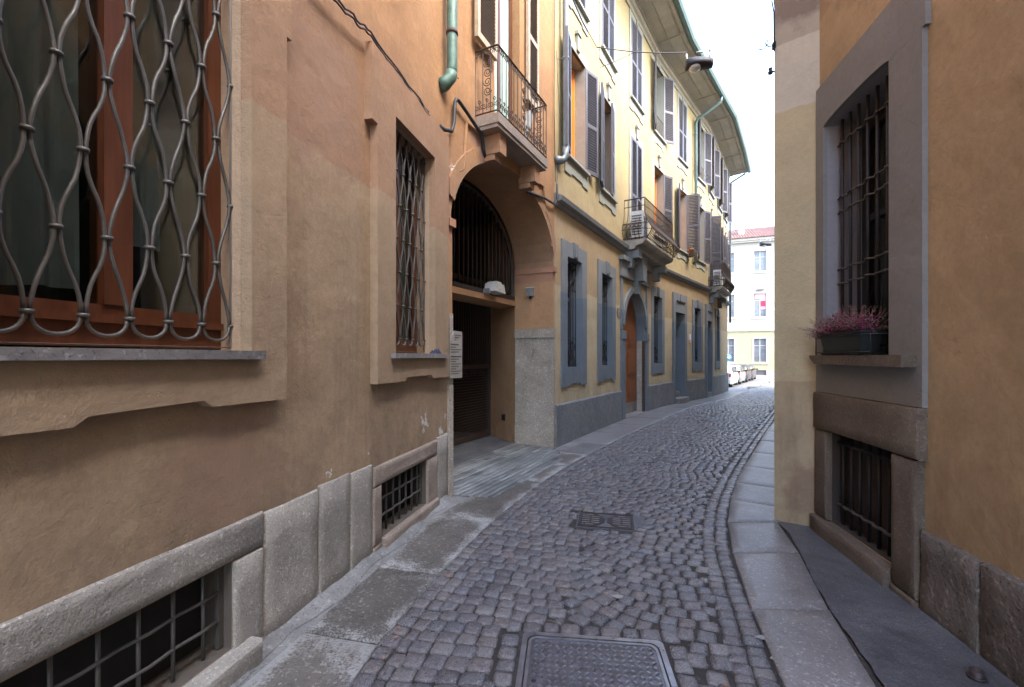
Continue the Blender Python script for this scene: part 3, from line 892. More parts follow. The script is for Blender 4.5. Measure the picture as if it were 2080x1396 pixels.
# ------------------------------------------------------------------ shared building parts
def wavy_grille(root, F, u0, u1, z0, z1, w, sp, zp, zc, mat, rad, x_first):
    """bars waving between neighbours, bound by collars where they touch, looped at the foot
    sp bar spacing, zp distance between collar rows, zc height of the lowest collar row"""
    gr = obj('window_grille', MB().tube([(u0,w,z0),(u1,w,z0),(u1,w,z1),(u0,w,z1)], rad*.75, 4, closed=True), mat, root, F)
    n = int(round((u1-u0)/sp))
    col = MB().lathe([(rad*.6,-rad*.9),(rad*2.35,-rad*.9),(rad*2.5,0),(rad*2.35,rad*.9),(rad*.6,rad*.9)], (0,0,0), 8)
    cme = col.mesh('collar'); cme.materials.append(mat)
    for i in range(n):
        # bar i runs between touch columns i and i+1
        c = u0 + (i+.5)*(u1-u0)/n; amp = (u1-u0)/n/2 - rad*.95
        pts = []; z = zc
        sgn = -1 if i % 2 == 0 else 1     # at zc the bar leans to this side
        m = int((z1-zc)/zp*8)+1
        for k in range(m+1):
            zz = zc + (z1-zc)*k/m
            ph = math.pi*(zz-zc)/zp
            s_ = math.cos(ph); s_ = math.copysign(abs(s_)**.85, s_)
            pts.append((c+sgn*amp*s_, w + rad*.3*math.sin(ph*3+i), zz))
        obj('bar', MB().tube(pts, rad, 6), mat, gr)
    # foot loops between collars of the lowest row, joining the two bars that part there
    for j in range(n+1):
        x = u0 + j*(u1-u0)/n
        row = 0
        z = zc
        while z < z1-.02:
            touches = (j % 2 == 0) if row % 2 == 0 else (j % 2 == 1)
            if touches and 0 < j < n:
                o = bpy.data.objects.new('collar', cme); C.objects.link(o); o.parent = gr; o.location = (x, w, z)
            elif touches:
                o = bpy.data.objects.new('collar', cme); C.objects.link(o); o.parent = gr; o.location = (x, w, z); o.scale = (.8,.8,1)
            z += zp; row += 1
    du = (u1-u0)/n
    for j in range(0, n, 2):
        xa = u0+j*du + rad; xb = u0+min(j+2, n+.0)*du - rad
        if xb-xa < .03: continue
        r = (xb-xa)/2; dep = min(r*1.0, zc-z0-.004)
        pts = [((xa+xb)/2-r*math.cos(math.pi*k/12), w, zc-dep*math.sin(math.pi*k/12)**.8) for k in range(13)]
        obj('loop', MB().tube(pts, rad, 6), mat, gr)
    return gr

def casement(root, F, u0, u1, z0, z1, w, fw, woodm, glassm, mull=1, bottom=.12, name='window', curtain=None, dep=.06, rails=()):
    """wooden window: outer frame, meeting stile, panes"""
    mb = MB()
    mb.box(u0, u0+fw, w, w+dep, z0, z1).box(u1-fw, u1, w, w+dep, z0, z1)
    mb.box(u0+fw, u1-fw, w, w+dep, z1-fw, z1).box(u0+fw, u1-fw, w, w+dep, z0, z0+bottom)
    wi = obj(name, mb, woodm, root, F)
    n = mull+1; W = (u1-u0-2*fw)
    for k in range(1, n):
        c = u0+fw+W*k/n
        obj('stile', MB().box(c-fw*.75, c+fw*.75, w-.008, w+dep-.004, z0+bottom+.001, z1-fw-.001), woodm, wi)
    for zr in rails:
        obj('rail', MB().box(u0+fw+.001, u1-fw-.001, w+.004, w+dep-.006, zr-.025, zr+.025), woodm, wi)
    for k in range(n):
        a = u0+fw+W*k/n; b = u0+fw+W*(k+1)/n
        obj('pane', MB().box(a+.002, b-.002, w+.025, w+.031, z0+bottom-.01, z1-fw+.01), glassm, wi)
    return wi

def curtain(root, F, u0, u1, z0, z1, w, mat, amp=.025, per=.11, parent=None):
    mb = MB(); n = int((u1-u0)/.012); prev = None
    for i in range(n+1):
        u = u0+(u1-u0)*i/n
        col = []
        for j in range(9):
            t = j/8; z = z1+(z0-z1)*t
            col.append((u, w+amp*(.5+.5*t)*math.sin(2*math.pi*u/per+.8*math.sin(3*t+u*5)), z+.02*math.sin(u*9)*(t > .9)))
        if prev:
            for j in range(8): mb.quad(prev[j], prev[j+1], col[j+1], col[j], smooth=True)
        prev = col
    return obj('curtain', mb, mat, parent or root, None if parent else F)

# ------------------------------------------------------------------ orange house on the left (plain street wall A, gateway wall B)
OH = thing('orange_house', 'terracotta plaster house with arched gateway and wavy window grilles filling the left side', 'house', (-.695,4.863,0))
HA = 9.4
bigU0, bigU1, bigZ0, bigZ1 = -3.666, -2.714, 1.53, 3.72
w2U0, w2U1, w2Z0, w2Z1 = -1.255, -.463, 1.53, 3.42
c1 = dict(u0=-3.95, u1=-2.771, z0=.11, z1=.525, d=.5)
c2 = dict(u0=-1.385, u1=-.544, z0=.10, z1=.52, d=.5)
holesA = [dict(u0=bigU0,u1=bigU1,z0=bigZ0,z1=bigZ1,d=.7), dict(u0=w2U0,u1=w2U1,z0=w2Z0,z1=w2Z1,d=.6), c1, c2,
          dict(u0=-6.9,u1=-5.7,z0=1.53,z1=3.7,d=.3), dict(u0=-3.3,u1=-2.1,z0=5.2,z1=7.4,d=.3), dict(u0=-6.3,u1=-5.1,z0=5.2,z1=7.4,d=.3)]
mb = MB(); rv = []; wall_holes(mb, -12, 0, -.1, HA, holesA, rev=rv)
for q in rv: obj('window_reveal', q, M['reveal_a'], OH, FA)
mb.quad((-12,0,-.1),(-12,0,HA),(-12,9,HA),(-12,9,-.1)); mb.quad((-12,0,HA),(0,0,HA),(0,9,HA),(-12,9,HA))
obj('wall', mb, M['orange'], OH, FA)
archH = dict(u0=.064, u1=2.995, z0=-.1, z1=4.02, d=.70, arch=1.07, back=False, nosill=True)
bdoor = dict(u0=1.03, u1=1.75, z0=4.34, z1=7.2, d=.35)
mb = MB(); wall_holes(mb, 0, 3.051, -.1, HA, [archH, bdoor])
mb.quad((3.051,0,4.2),(3.051,9,4.2),(3.051,9,HA),(3.051,0,HA)); mb.quad((3.051,0,-.1),(3.051,.7,-.1),(3.051,.7,4.2),(3.051,0,4.2)); mb.quad((0,0,HA),(3.051,0,HA),(3.051,9,HA),(0,9,HA))
obj('wall', mb, M['orange'], OH, FB)
# passage behind the gateway
mb = MB()
def pq(*p): mb.quad(*p)
pq((.064,.7,0),(.064,7,0),(.064,7,4.1),(.064,.7,4.1)); pq((3.56,1.56,0),(3.56,1.56,4.1),(3.56,7,4.1),(3.56,7,0))
pq((.064,.7,4.05),(.064,7,4.05),(3.56,7,4.05),(3.56,.7,4.05)); pq((.064,7,0),(3.56,7,0),(3.56,7,4.1),(.064,7,4.1))
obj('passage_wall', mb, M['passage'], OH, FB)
mb = MB(); mb.quad((2.996,.7,-.02),(3.56,1.56,-.02),(3.56,1.56,4.05),(2.996,.7,4.05))
obj('splayed_wall', mb, M['jamb'], OH, FB)
mb = MB(); mb.box(-.02,3.6,.72,7.05,-.1,.006)
obj('passage_floor', mb, M['asphalt'], OH, FB)
# plinth slabs of granite along wall A
def plinth_block(u0, u1, z0, z1, w0, mat, name='granite_slab', F=FA, root=OH, back=.05, jit=.008):
    mb = MB(); n = 7; m = 6
    g = {}
    W_, H_ = u1-u0-.006, z1-z0-.004
    fu = [0, .008/W_]+[.008/W_+(1-.016/W_)*k/(n-2) for k in range(1,n-2)]+[1-.008/W_, 1]
    fz = [0, .008/H_]+[.008/H_+(1-.016/H_)*k/(m-2) for k in range(1,m-2)]+[1-.008/H_, 1]
    for i in range(n+1):
        for j in range(m+1):
            u = u0+.003+W_*fu[i]; z = z0+.002+H_*fz[j]
            e = i in (0,n) or j in (0,m)
            if e: u += rng.uniform(-.002,.002); z += rng.uniform(-.003,.003)
            g[i,j] = len(mb.v); mb.v.append((u, w0+(.008+rng.uniform(0,.004) if e else rng.uniform(-jit,jit)*.35), z))
    for i in range(n):
        for j in range(m):
            mb.f.append((g[i,j],g[i+1,j],g[i+1,j+1],g[i,j+1])); mb.sm.append(0 < i < n-1 and 0 < j < m-1)
    per = [g[i,0] for i in range(n+1)]+[g[n,j] for j in range(1,m+1)]+[g[i,m] for i in range(n-1,-1,-1)]+[g[0,j] for j in range(m-1,0,-1)]
    lo = []
    for t in per: x,y,z = mb.v[t]; lo.append(len(mb.v)); mb.v.append((x,back,z))
    for k in range(len(per)):
        q = (k+1)%len(per); mb.f.append((per[k],lo[k],lo[q],per[q])); mb.sm.append(False)
    return obj(name, mb, mat, root, F)
PZ = .70
G = M['granite']; GW = M['granite_warm']
us = [-12,-10.6,-9.2,-7.9,-6.6,-5.3,-4.15]
for a, b in zip(us, us[1:]): plinth_block(a, b, -.05, PZ, -.010, G)
# cellar window near the camera: lintel, jamb stones, sloping sill
plinth_block(-4.15, -2.58, .527, PZ+.005, -.014, G, 'stone_lintel')
plinth_block(-2.769, -2.58, -.05, .524, -.014, G, 'stone_jamb'); plinth_block(-4.15, -3.952, -.05, .524, -.014, G, 'stone_jamb')
for a, b, m_ in ((-2.578,-2.14,G),(-2.138,-1.80,G),(-1.798,-1.515,G)): plinth_block(a, b, -.05, PZ+rng.uniform(-.006,.012), -.010, m_)
plinth_block(-1.513, -.30, .522, .672, -.020, GW, 'stone_lintel')
plinth_block(-1.513, -1.387, .08, .519, -.018, GW, 'stone_jamb'); plinth_block(-.542, -.30, .02, .519, -.018, GW, 'stone_jamb')
plinth_block(-.298, -.004, -.05, .69, -.012, G)
plinth_block(-1.513, -1.387, -.05, .078, -.014, GW, 'stone_block'); plinth_block(-1.385, -.30, -.05, .098, -.045, GW, 'stone_sill')
plinth_block(-3.95, -2.66, -.05, .108, -.085, G, 'stone_sill')
# cellar gratings
def grating(F, u0, u1, z0, z1, w, nu, nz, r, mat):
    gr = obj('cellar_grating', MB().box(u1-.03,u1-.002,w-.01,w+.012,z0+.002,z1-.002), mat, OH, F)
    vm = MB().tube([(0,0,z0),(0,0,z1)], r, 6).mesh('bar'); vm.materials.append(mat)
    for k in range(nu):
        u = u0+(u1-u0-.03)*(k+.5)/nu
        o = bpy.data.objects.new('bar', vm); C.objects.link(o); o.parent = gr; o.location = (u, w, 0)
    for k in range(1, nz):
        z = z0+(z1-z0)*k/nz
        obj('bar', MB().tube([(u0+(u1-u0)*i/10, w-r*1.4*(i % 2), z) for i in range(11)], r, 6), mat, gr)
for c_ in (c1, c2): obj('cellar_shade_box', MB().box(c_['u0']+.004,c_['u1']-.004,.16,.45,c_['z0']+.004,c_['z1']-.004), M['dark'], OH, FA)  # added near-black boxes paint the cellar's shade behind the gratings
grating(FA, c1['u0'], c1['u1'], .115, .52, .055, 8, 3, .0085, M['iron'])
grating(FA, c2['u0'], c2['u1'], .105, .515, .05, 7, 3, .009, M['iron'])
# window surrounds in raised plaster with ears at the head and a stepped apron
mb = MB()
o0, o1 = -3.906, -2.474
mb.prism([(bigU1,1.40),(o1,1.40),(o1,3.22),(o1+.037,3.22),(o1+.037,4.0),(bigU1,4.0)], -.062, .003)
mb.prism([(o0,1.40),(bigU0,1.40),(bigU0,4.0),(o0-.037,4.0),(o0-.037,3.22),(o0,3.22)], -.062, .003)
mb.prism([(bigU0,bigZ1),(bigU1,bigZ1),(bigU1,4.0),(bigU0,4.0)], -.062, .003)
mb.prism([(o0,1.40),(o0,1.275),(-3.455,1.268),(-3.41,1.300),(-2.975,1.312),(-2.93,1.280),(o1,1.274),(o1,1.40)], -.062, .003)
mb.prism([(bigU0,1.40),(bigU1,1.40),(bigU1,1.488),(bigU0,1.488)], -.062, .003)
obj('window_surround', mb, M['orange_trim'], OH, FA)
obj('window_sill', MB().box(-3.72,-2.665,-.10,.35,1.489,1.529), M['sillstone'], OH, FA)
wavy_grille(OH, FA, -3.662, -2.718, 1.545, bigZ1, .060, .0787, .2945, 1.648, M['iron_light'], .0078, 0)
casement(OH, FA, bigU0, bigU1-.0, 1.54, bigZ1, .12, .07, M['wood'], M['glass'], 1, .16, 'window', dep=.07)
obj('window_ledge', MB().box(bigU0+.01,bigU1-.01,.095,.118,1.63,1.66), M['wood'], OH, FA)
curtain(OH, FA, -3.66, -3.26, 1.74, 3.7, .24, M['curtain'], .030, .12)
curtain(OH, FA, -3.08, -2.92, 2.0, 3.7, .26, M['curtain'], .020, .09)
mb = MB(); mb.box(bigU0+.005,bigU1-.005,.62,.69,1.54,bigZ1-.005); obj('room_shade_box', mb, M['dark'], OH, FA)  # near-black panel, the unlit room's shade put into its colour
# second window
mb = MB(); o0, o1 = -1.535, -.105
mb.prism([(o0,1.40),(w2U0,1.40),(w2U0,3.78),(o0-.08,3.78),(o0-.08,3.22),(o0,3.22)], -.062, .003)
mb.prism([(w2U1,1.40),(o1,1.40),(o1,3.78),(w2U1,3.78)], -.062, .003)
mb.prism([(w2U0,w2Z1),(w2U1,w2Z1),(w2U1,3.78),(w2U0,3.78)], -.062, .003)
mb.prism([(o0,1.40),(o0,1.297),(-1.09,1.297),(-1.05,1.33),(-.55,1.33),(-.50,1.295),(o1,1.295),(o1,1.40)], -.062, .003)
mb.prism([(w2U0,1.40),(w2U1,1.40),(w2U1,1.488),(w2U0,1.488)], -.062, .003)
obj('window_surround', mb, M['orange_trim'], OH, FA)
obj('window_sill', MB().box(-1.335,-.19,-.10,.3,1.489,1.529), M['sillstone'], OH, FA)
wavy_grille(OH, FA, -1.235, -.483, 1.545, w2Z1, .045, .0627, .286, 1.655, M['iron'], .0078, 0)
casement(OH, FA, w2U0, w2U1, 1.535, w2Z1, .13, .06, M['wood'], M['glass'], 1, .12)
curtain(OH, FA, -1.2, -.5, 1.64, 3.35, .24, M['curtain'], .02, .10)
mb = MB(); mb.box(w2U0+.005,w2U1-.005,.54,.59,1.54,w2Z1-.005); obj('room_shade_box', mb, M['dark'], OH, FA)  # room shade painted as a near-black panel here too
for (a, b, c_, d) in ((-6.9,-5.7,1.53,3.7),(-3.3,-2.1,5.2,7.4),(-6.3,-5.1,5.2,7.4)): casement(OH, FA, a, b, c_, d, .15, .07, M['wood'], M['darkglass'])

# gateway B: granite jambs, arch moulding, lintel, lunette, gate
PR = M['pier']
def jamb_block(u0,u1,w0,w1,z0,z1,mat,name='granite_block'):
    return obj(name, MB().box(u0,u1,w0,w1,z0,z1), mat, OH, FB)
jamb_block(2.975,3.05,-.022,.70,-.02,.318,PR); jamb_block(2.985,3.047,-.016,.698,.322,1.815,PR); jamb_block(2.965,3.049,-.026,.70,1.819,1.968,PR,'granite_cap')
jamb_block(.002,.075,-.030,.69,-.02,1.20,PR); jamb_block(.004,.073,-.028,.688,1.204,1.965,PR)
mb = MB(); mb.box(.005,.078,-.03,.68,1.97,4.05) if False else None
# imposts
jamb_block(2.955,3.06,-.045,.69,2.90,2.985,M['jamb'],'impost'); jamb_block(-.012,.105,-.045,.65,2.90,2.985,M['jamb'],'impost')
mb = MB(); mb.box(2.972,3.048,-.008,.698,1.972,2.898); obj('jamb_facing', mb, M['jamb'], OH, FB)
mb = MB(); mb.box(.004,.085,-.008,.66,1.97,2.898); obj('jamb_facing', mb, M['jamb'], OH, FB)
# archivolt
mb = MB(); inn = arch_pts(.064,2.995,2.95,1.07,40); out = arch_pts(-.10,3.16,2.95,1.26,40)
out = [(min(max(a,.012),3.045),b) for a,b in out]
for i in range(40):
    a,b,c_,d = inn[i],inn[i+1],out[i+1],out[i]
    if i < 3 or i > 36: continue
    mb.quad((a[0],-.028,a[1]),(b[0],-.028,b[1]),(c_[0],-.028,c_[1]),(d[0],-.028,d[1]))
    mb.quad((d[0],-.028,d[1]),(c_[0],-.028,c_[1]),(c_[0],.002,c_[1]),(d[0],.002,d[1]))
    mb.quad((a[0],-.028,a[1]),(a[0],.002,a[1]),(b[0],.002,b[1]),(b[0],-.028,b[1]))
obj('arch_moulding', mb, M['orange'], OH, FB)
# spandrel panel fillets
mb = MB()
for pts in ([(.20,3.55),(.30,3.62),(.36,4.16),(.95,4.16)], [(1.9,4.16),(2.55,4.16),(2.62,3.80),(2.86,3.60),(2.90,3.30)]):
    obj('panel_moulding', MB().tube([(a,-.012,b) for a,b in pts], .022, 4), M['orange'], OH, FB)
obj('gate_lintel', MB().box(.08,3.24,.68,1.16,2.37,2.455), M['jamb'], OH, FB)
lu = obj('lunette_grille', MB().box(.08,3.2,.70,.76,2.457,2.53), M['brown_iron'], OH, FB)
arc_in = arch_pts(.14,2.96,2.95,1.02,30)
obj('frame', MB().tube([(.14,.75,2.50)]+[(a,.75,b) for a,b in arc_in]+[(2.96,.75,2.50)], .035, 4), M['brown_iron'], lu)
nb = 24
for k in range(1, nb):
    u = .14+2.82*k/nb; ztop = 2.95+1.02*math.sqrt(max(0,1-((u-1.55)/1.41)**2))
    obj('bar', MB().tube([(u,.735,2.53),(u,.735,ztop)], .011, 6), M['brown_iron'], lu)
gt = obj('gate', MB().box(.2,.26,1.48,1.54,.02,2.9).box(3.44,3.50,1.48,1.54,.02,2.9).box(.26,3.44,1.48,1.54,.02,.12).box(.26,3.44,1.485,1.535,1.28,1.36).box(.26,3.44,1.485,1.535,2.82,2.9).box(1.74,1.82,1.47,1.55,.12,2.82), M['rust_iron'], OH, FB)
for k in range(40):
    u = .30+3.13*(k+.5)/40
    obj('bar', MB().tube([(u,1.51,1.36),(u,1.51,2.82)], .009, 4), M['brown_iron'], gt)
mb = MB()
for k in range(60):
    u = .27+3.16*(k+.5)/60; mb.tube([(u,1.515,.12),(u,1.515,1.28)], .004, 4)
for k in range(24):
    z = .12+1.16*(k+.5)/24; mb.tube([(.27,1.507,z),(3.43,1.507,z)], .004, 4)
obj('wire_mesh', mb, M['rust_iron'], gt, kind='stuff')
mb = MB()
for k in range(10):
    u = .45+.3*k
    mb.tube(spiral(u,1.21,.05,0,1.2,1.50), .007, 4); mb.tube(spiral(u+.1,1.21,.05,math.pi,-1.2,1.50), .007, 4)
obj('scrolls', mb, M['rust_iron'], gt, kind='stuff')
obj('gate_post', MB().box(3.505,3.535,1.45,1.54,.0,2.95), M['grey_metal'], OH, FB)
# balcony above the gateway
bal = obj('balcony', MB().box(.566,2.02,-.316,.05,4.205,4.315).box(.58,2.005,-.30,.0,4.16,4.204), M['granite_warm'], OH, FB)
for u in (.72,1.72):
    obj('bracket', MB().prism([(u,3.93),(u+.16,3.93),(u+.16,4.158),(u,4.158)], -.25, .0).prism([(u+.01,3.86),(u+.15,3.86),(u+.15,3.929),(u+.01,3.929)], -.17, 0), M['orange_trim'], bal)
def scroll_rail(pts_fn, L, h, mat, parent, name='railing', nb=16, r=.007, ends=(0,)):
    mb = MB()
    def T(path, rr, n=4): mb.tube([pts_fn(p[0], p[2]) for p in path], rr, n)
    def line(u, z0, z1, rr=r): T([(u,0,z0),(u,0,z1)], rr)
    n = 40
    for zz, rr in ((h,.014),(.03,.010)): mb.tube([pts_fn(L*i/n, zz) for i in range(n+1)], rr, 4)
    for k in range(nb+1):
        u = L*k/nb
        line(u, .03, h)
        if k < nb:
            d = L/nb; c = u+d/2; q = min(.036, d*.42)
            T(spiral(c-q*.9, h-.055, q, -.5, 1.3, n=9), r*.75); T(spiral(c+q*.9, h-.055, q, math.pi+.5, -1.3, n=9), r*.75)
            T(spiral(c-q*.9, .115, q, .5, -1.3, n=9), r*.75); T(spiral(c+q*.9, .115, q, math.pi-.5, 1.3, n=9), r*.75)
            T(spiral(c, .175, q*.7, -math.pi/2, 1.1, n=8), r*.7)
            T([(c,0,.06),(c,0,.20)], r*.7)
    return mb
D_ = .30; L1 = 1.43
def rail_pt(u, z):
    if u < D_: return (.574, -u, 4.315+z)
    if u < D_+L1: return (.574+u-D_, -D_, 4.315+z)
    return (.574+L1, -(2*D_+L1-u), 4.315+z)
mb = scroll_rail(rail_pt, 2*D_+L1, .78, M['rust_iron'], bal, nb=20, r=.0065)
for u0 in (D_*.55, D_+.70, D_+L1+D_*.4):      # ornamental panels
    for k in range(4):
        mb.tube([rail_pt(p[0],p[2]) for p in spiral(u0, .28+.11*k, .055, k*math.pi, 1.6 if k % 2 else -1.6, n=16)], .006, 4)
obj('railing', mb, M['rust_iron'], bal, kind='stuff')
# balcony door with green blind, red-brown frame, beige shutters folded open
wi = obj('balcony_door', MB().box(1.03,1.09,.12,.18,4.32,7.2).box(1.69,1.75,.12,.18,4.32,7.2).box(1.36,1.42,.125,.175,4.32,7.2), M['wood'], OH, FB)
obj('blind', MB().box(1.09,1.36,.15,.158,4.32,7.2).box(1.42,1.69,.15,.158,4.32,7.2), M['greencurtain'], wi)
def louvre(name, W, H, mat, smat, root, loc, rotz, F, th=.045, st=.06, nr=1, pitch=.055, label=None):
    """shutter leaf hinged at local x=0, spanning +x; slats joined (a few pixels each)"""
    mb = MB(); mb.box(0,st,0,th,0,H).box(W-st,W,0,th,0,H).box(st,W-st,0.001,th-.001,0,st*1.3).box(st,W-st,0.001,th-.001,H-st,H)
    zs = [st*1.3]
    for k in range(nr):
        z = H*(k+1)/(nr+1)*.92; mb.box(st,W-st,0.001,th-.001,z-.035,z+.035); zs += [z-.035, z+.035]
    zs.append(H-st)
    l = obj(name, mb, mat, root, F, loc, (0,0,rotz))
    sl = MB()
    for a, b in zip(zs[::2], zs[1::2]):
        n = int((b-a)/pitch)
        for k in range(n):
            z = a+(b-a)*(k+.5)/n
            sl.obox(((W)/2, th/2, z), ((W-2*st)/2,0,0), (0,th*.42,-.016), (0,.002,.005))
    s_ = obj('slats', sl, smat, l, kind='stuff')
    return l
def shutter_at(root, F, hx, hw, z, W, H, ang, mat, smat, nr=1, pitch=.055, name='shutter'):
    """leaf hinged at (hx,hw) of frame F, swinging by ang from +x"""
    return louvre(name, W, H, mat, smat, root, (hx,hw,z), ang, F, nr=nr, pitch=pitch)
louvre('shutter', .50, 2.05, M['shutter_beige'], M['shutter_slat'], OH, (.47,-.10,5.20), R_(2), FB, nr=1, pitch=.045)
louvre('shutter', .40, 2.05, M['shutter_beige'], M['shutter_slat'], OH, (1.90,-.07,5.20), R_(2), FB, nr=1, pitch=.045)
# copper downpipe turning into the wall
dp = obj('drainpipe', MB().tube([(-.11,-.10,HA-.3),(-.11,-.10,4.50),(-.115,-.095,4.42)], .055, 12), M['copper'], OH, FA)
obj('elbow', MB().tube([(-.115,-.095,4.46),(-.12,-.085,4.40),(-.15,-.04,4.33),(-.17,.02,4.30)], [.060,.064,.07,.075], 12), M['copper'], dp)
obj('clamp', MB().lathe([(.056,-.02),(.063,-.02),(.063,.02),(.056,.02)], (-.11,-.10,4.87), 12).tube([(-.11,-.04,4.47),(-.02,-.14,4.44)], .006, 4), M['rust_iron'], dp)
# eave far above (outside the picture)
obj('eave', MB().box(-12.2,.2,-.7,.0,HA-.02,HA+.15), M['soffit'], OH, FA)

# ------------------------------------------------------------------ small things on the orange house
def cable(name, pts, r, label, mat='cable', cat='cable', group=None, n=5):
    p0 = Vector(pts[0])
    mb = MB().tube([Vector(p)-p0 for p in pts], r, n)
    return single(name, mb, M[mat], label, cat, tuple(p0), 0, group)
def sag(F, pts, w=-.02, n=10):
    out = []
    for (a,b) in zip(pts, pts[1:]):
        for k in range(n): t = k/n; out.append(F.p(a[0]+(b[0]-a[0])*t, w+.004*math.sin(k*2.1), a[1]+(b[1]-a[1])*t+.012*math.sin(k*1.7+a[0]*3)))
    out.append(F.p(pts[-1][0], w, pts[-1][1])); return out
cable('wall_cable', sag(FA, [(-5.0,3.745),(-2.07,3.76),(-1.62,3.83),(-.60,3.795)], -.055), .007, 'upper of two thin black cables running along the terracotta wall over the second grilled window')
cable('wall_cable', sag(FA, [(-5.0,3.71),(-2.07,3.73),(-1.62,3.80),(-.59,3.765)], -.058), .007, 'lower of two thin black cables running along the terracotta wall over the second grilled window')
hose = [FA.p(-.22,-.01,3.86), FA.p(-.17,-.04,3.84), FB.p(.0,-.06,3.90), FB.p(.06,-.05,4.02), FB.p(.075,-.05,4.24), FB.p(.10,-.05,4.29), FB.p(.14,-.05,4.30), FB.p(.25,-.05,4.27), FB.p(.60,-.05,4.15), FB.p(.64,-.05,4.12), FB.p(.67,-.05,3.98), FB.p(.71,-.045,3.93), FB.p(.74,-.03,3.92)]
cable('black_conduit', hose, .020, 'thick black hose clipped to the wall and bent up beside the balcony bracket', n=8)
cable('black_conduit', [FB.p(1.80,-.05,3.92), FB.p(1.88,-.05,3.86), FB.p(2.5,-.05,3.97), FB.p(2.95,-.05,4.00), FB.p(3.03,-.06,4.10), FB.p(3.03,-.06,4.35)], .018, 'black conduit running from the balcony bracket to the edge of the yellow house', n=8)
cable('wall_cable', [FB.p(3.0,-.03,10.5), FB.p(2.99,-.03,7.2), FB.p(2.97,-.03,5.6), FB.p(3.02,-.03,4.4)], .006, 'thin dark wire hanging down the joint between the orange and the yellow house')
nt_ = thing('notice_board', 'pale printed notice board fixed to the left jamb of the gateway', 'notice', FB.p(-.03,-.05,1.27), rot=FB.a)
obj('board', MB().prism([(.0,.0),(.235,.0),(.235,.505),(.075,.51),(.0,.40)], -.008, .004), M['paper'], nt_)
mb = MB()
for k in range(17):
    z = .46-.026*k
    if k in (3,8): continue
    mb.box(.085 if k < 4 else .02, .215-(.05*((k*7) % 3)), -.0105, -.0085, z, z+.008+(.006 if k in (4,9) else 0))
obj('print', mb, M['ink'], nt_, kind='stuff')
# floodlight on the lintel
fl = thing('floodlight', 'white floodlight on a bracket at the top of the gateway lintel', 'lamp', FB.p(1.93,.60,2.46), rot=FB.a)
obj('housing', MB().prism([(0,.03),(.34,.02),(.29,.15),(.05,.16)], -.10, .10).prism([(.05,.163),(.28,.153),(.25,.19),(.09,.19)], -.07, .08), M['white_metal'], fl)
obj('bracket', MB().box(-.03,.0,-.02,.09,-.004,.07).box(-.02,.15,.08,.10,-.004,.03), M['grey_metal'], fl)
obj('lens', MB().quad((.0+.02,-.101,.04),(.32,-.101,.03),(.29,-.101,.135),(.06,-.101,.145)), M['lampglass'], fl)
ib = thing('alarm_box', 'small grey box mounted on the right jamb of the gateway', 'box', FB.p(2.97,.42,2.52), rot=FB.a)
obj('case', MB().box(-.07,0,-.09,.03,0,.13), M['grey_metal'], ib); obj('cover', MB().box(-.075,-.001,-.10,.04,.131,.145), M['white_metal'], ib)
obj('cable_entry', MB().tube([(-.03,-.03,-.0),(-.03,-.03,-.04)], .02, 8), M['cable'], ib)
p_ = FB.p(3.225,1.05,.36)
vent = thing('vent_box', 'small black vent box low on the passage wall beside the gate', 'vent', p_, rot=FB.a+R_(57))
obj('case', MB().box(-.05,.05,-.0,.02,0,.10), M['cable'], vent); obj('rim', MB().box(-.055,.055,-.002,.006,.101,.108).box(-.055,.055,-.002,.006,-.008,-.001), M['rust_iron'], vent)
# cloth left on the second sill
mb = MB(); n, m = 14, 10
for j in range(m+1):
    for i in range(n+1):
        a = 2*math.pi*i/n; t = j/m
        rr = (1-t)**.5 if t < 1 else 0
        mb.v.append((.12*rr*math.cos(a)*(1+.2*math.sin(3*a+t*4)), .05*rr*math.sin(a)*(1+.2*math.sin(2*a)), .055*t*(1+.3*math.sin(5*a+2*t))))
for j in range(m):
    for i in range(n): mb.f.append((j*(n+1)+i, j*(n+1)+i+1, (j+1)*(n+1)+i+1, (j+1)*(n+1)+i)); mb.sm.append(True)
single('cloth', mb, M['navy'], 'crumpled dark navy cloth left on the stone sill of the second window', 'cloth', FA.p(-.40,-.045,1.530), FA.a)
# bracket box below balcony railing: old lamp / meter hung inside the railing
dv = thing('satellite_receiver', 'small white device hung inside the iron railing above the gateway', 'device', FB.p(1.55,-.20,4.60), rot=FB.a)
obj('case', MB().prism([(0,0),(.05,-.02),(.10,.20),(.04,.24)], -.05, .02), M['white_metal'], dv)
obj('arm', MB().tube([(.02,-.01,.0),(-.04,-.02,-.1),(-.03,0,-.28)], .012, 6), M['grey_metal'], dv)
# ------------------------------------------------------------------ yellow house on the bend
YO = Vector((.705, 7.574, 0))
YH = thing('yellow_house', 'curving yellow plaster house with grey window surrounds, dark shutters and two iron balconies', 'house', tuple(YO))
YT = 10.5
def ymap(u, w, z): p = cpt(u, w)-YO; return (p.x, p.y, z)
def cstrip(prof, s0, s1, name, mat, parent=None, step=.25, closed=True, capped=True):
    """sweep a profile of (w,z) along the facade; listed so that faces look to the street"""
    mb = MB(); n = max(1, int((s1-s0)/step))
    ss = sorted(set([s0+(s1-s0)*i/n for i in range(n+1)]+[c for c in CUM if s0 < c < s1]))
    prev = None; m = len(prof)
    for s in ss:
        cur = [ymap(s, w, z) for (w,z) in prof]
        if prev:
            for k in range(m if closed else m-1):
                q = (k+1) % m; mb.quad(prev[k], cur[k], cur[q], prev[q])
        elif closed and capped: mb.quad(*reversed(cur))
        prev = cur
    if closed and capped: mb.quad(*prev)
    return obj(name, mb, mat, parent or YH)
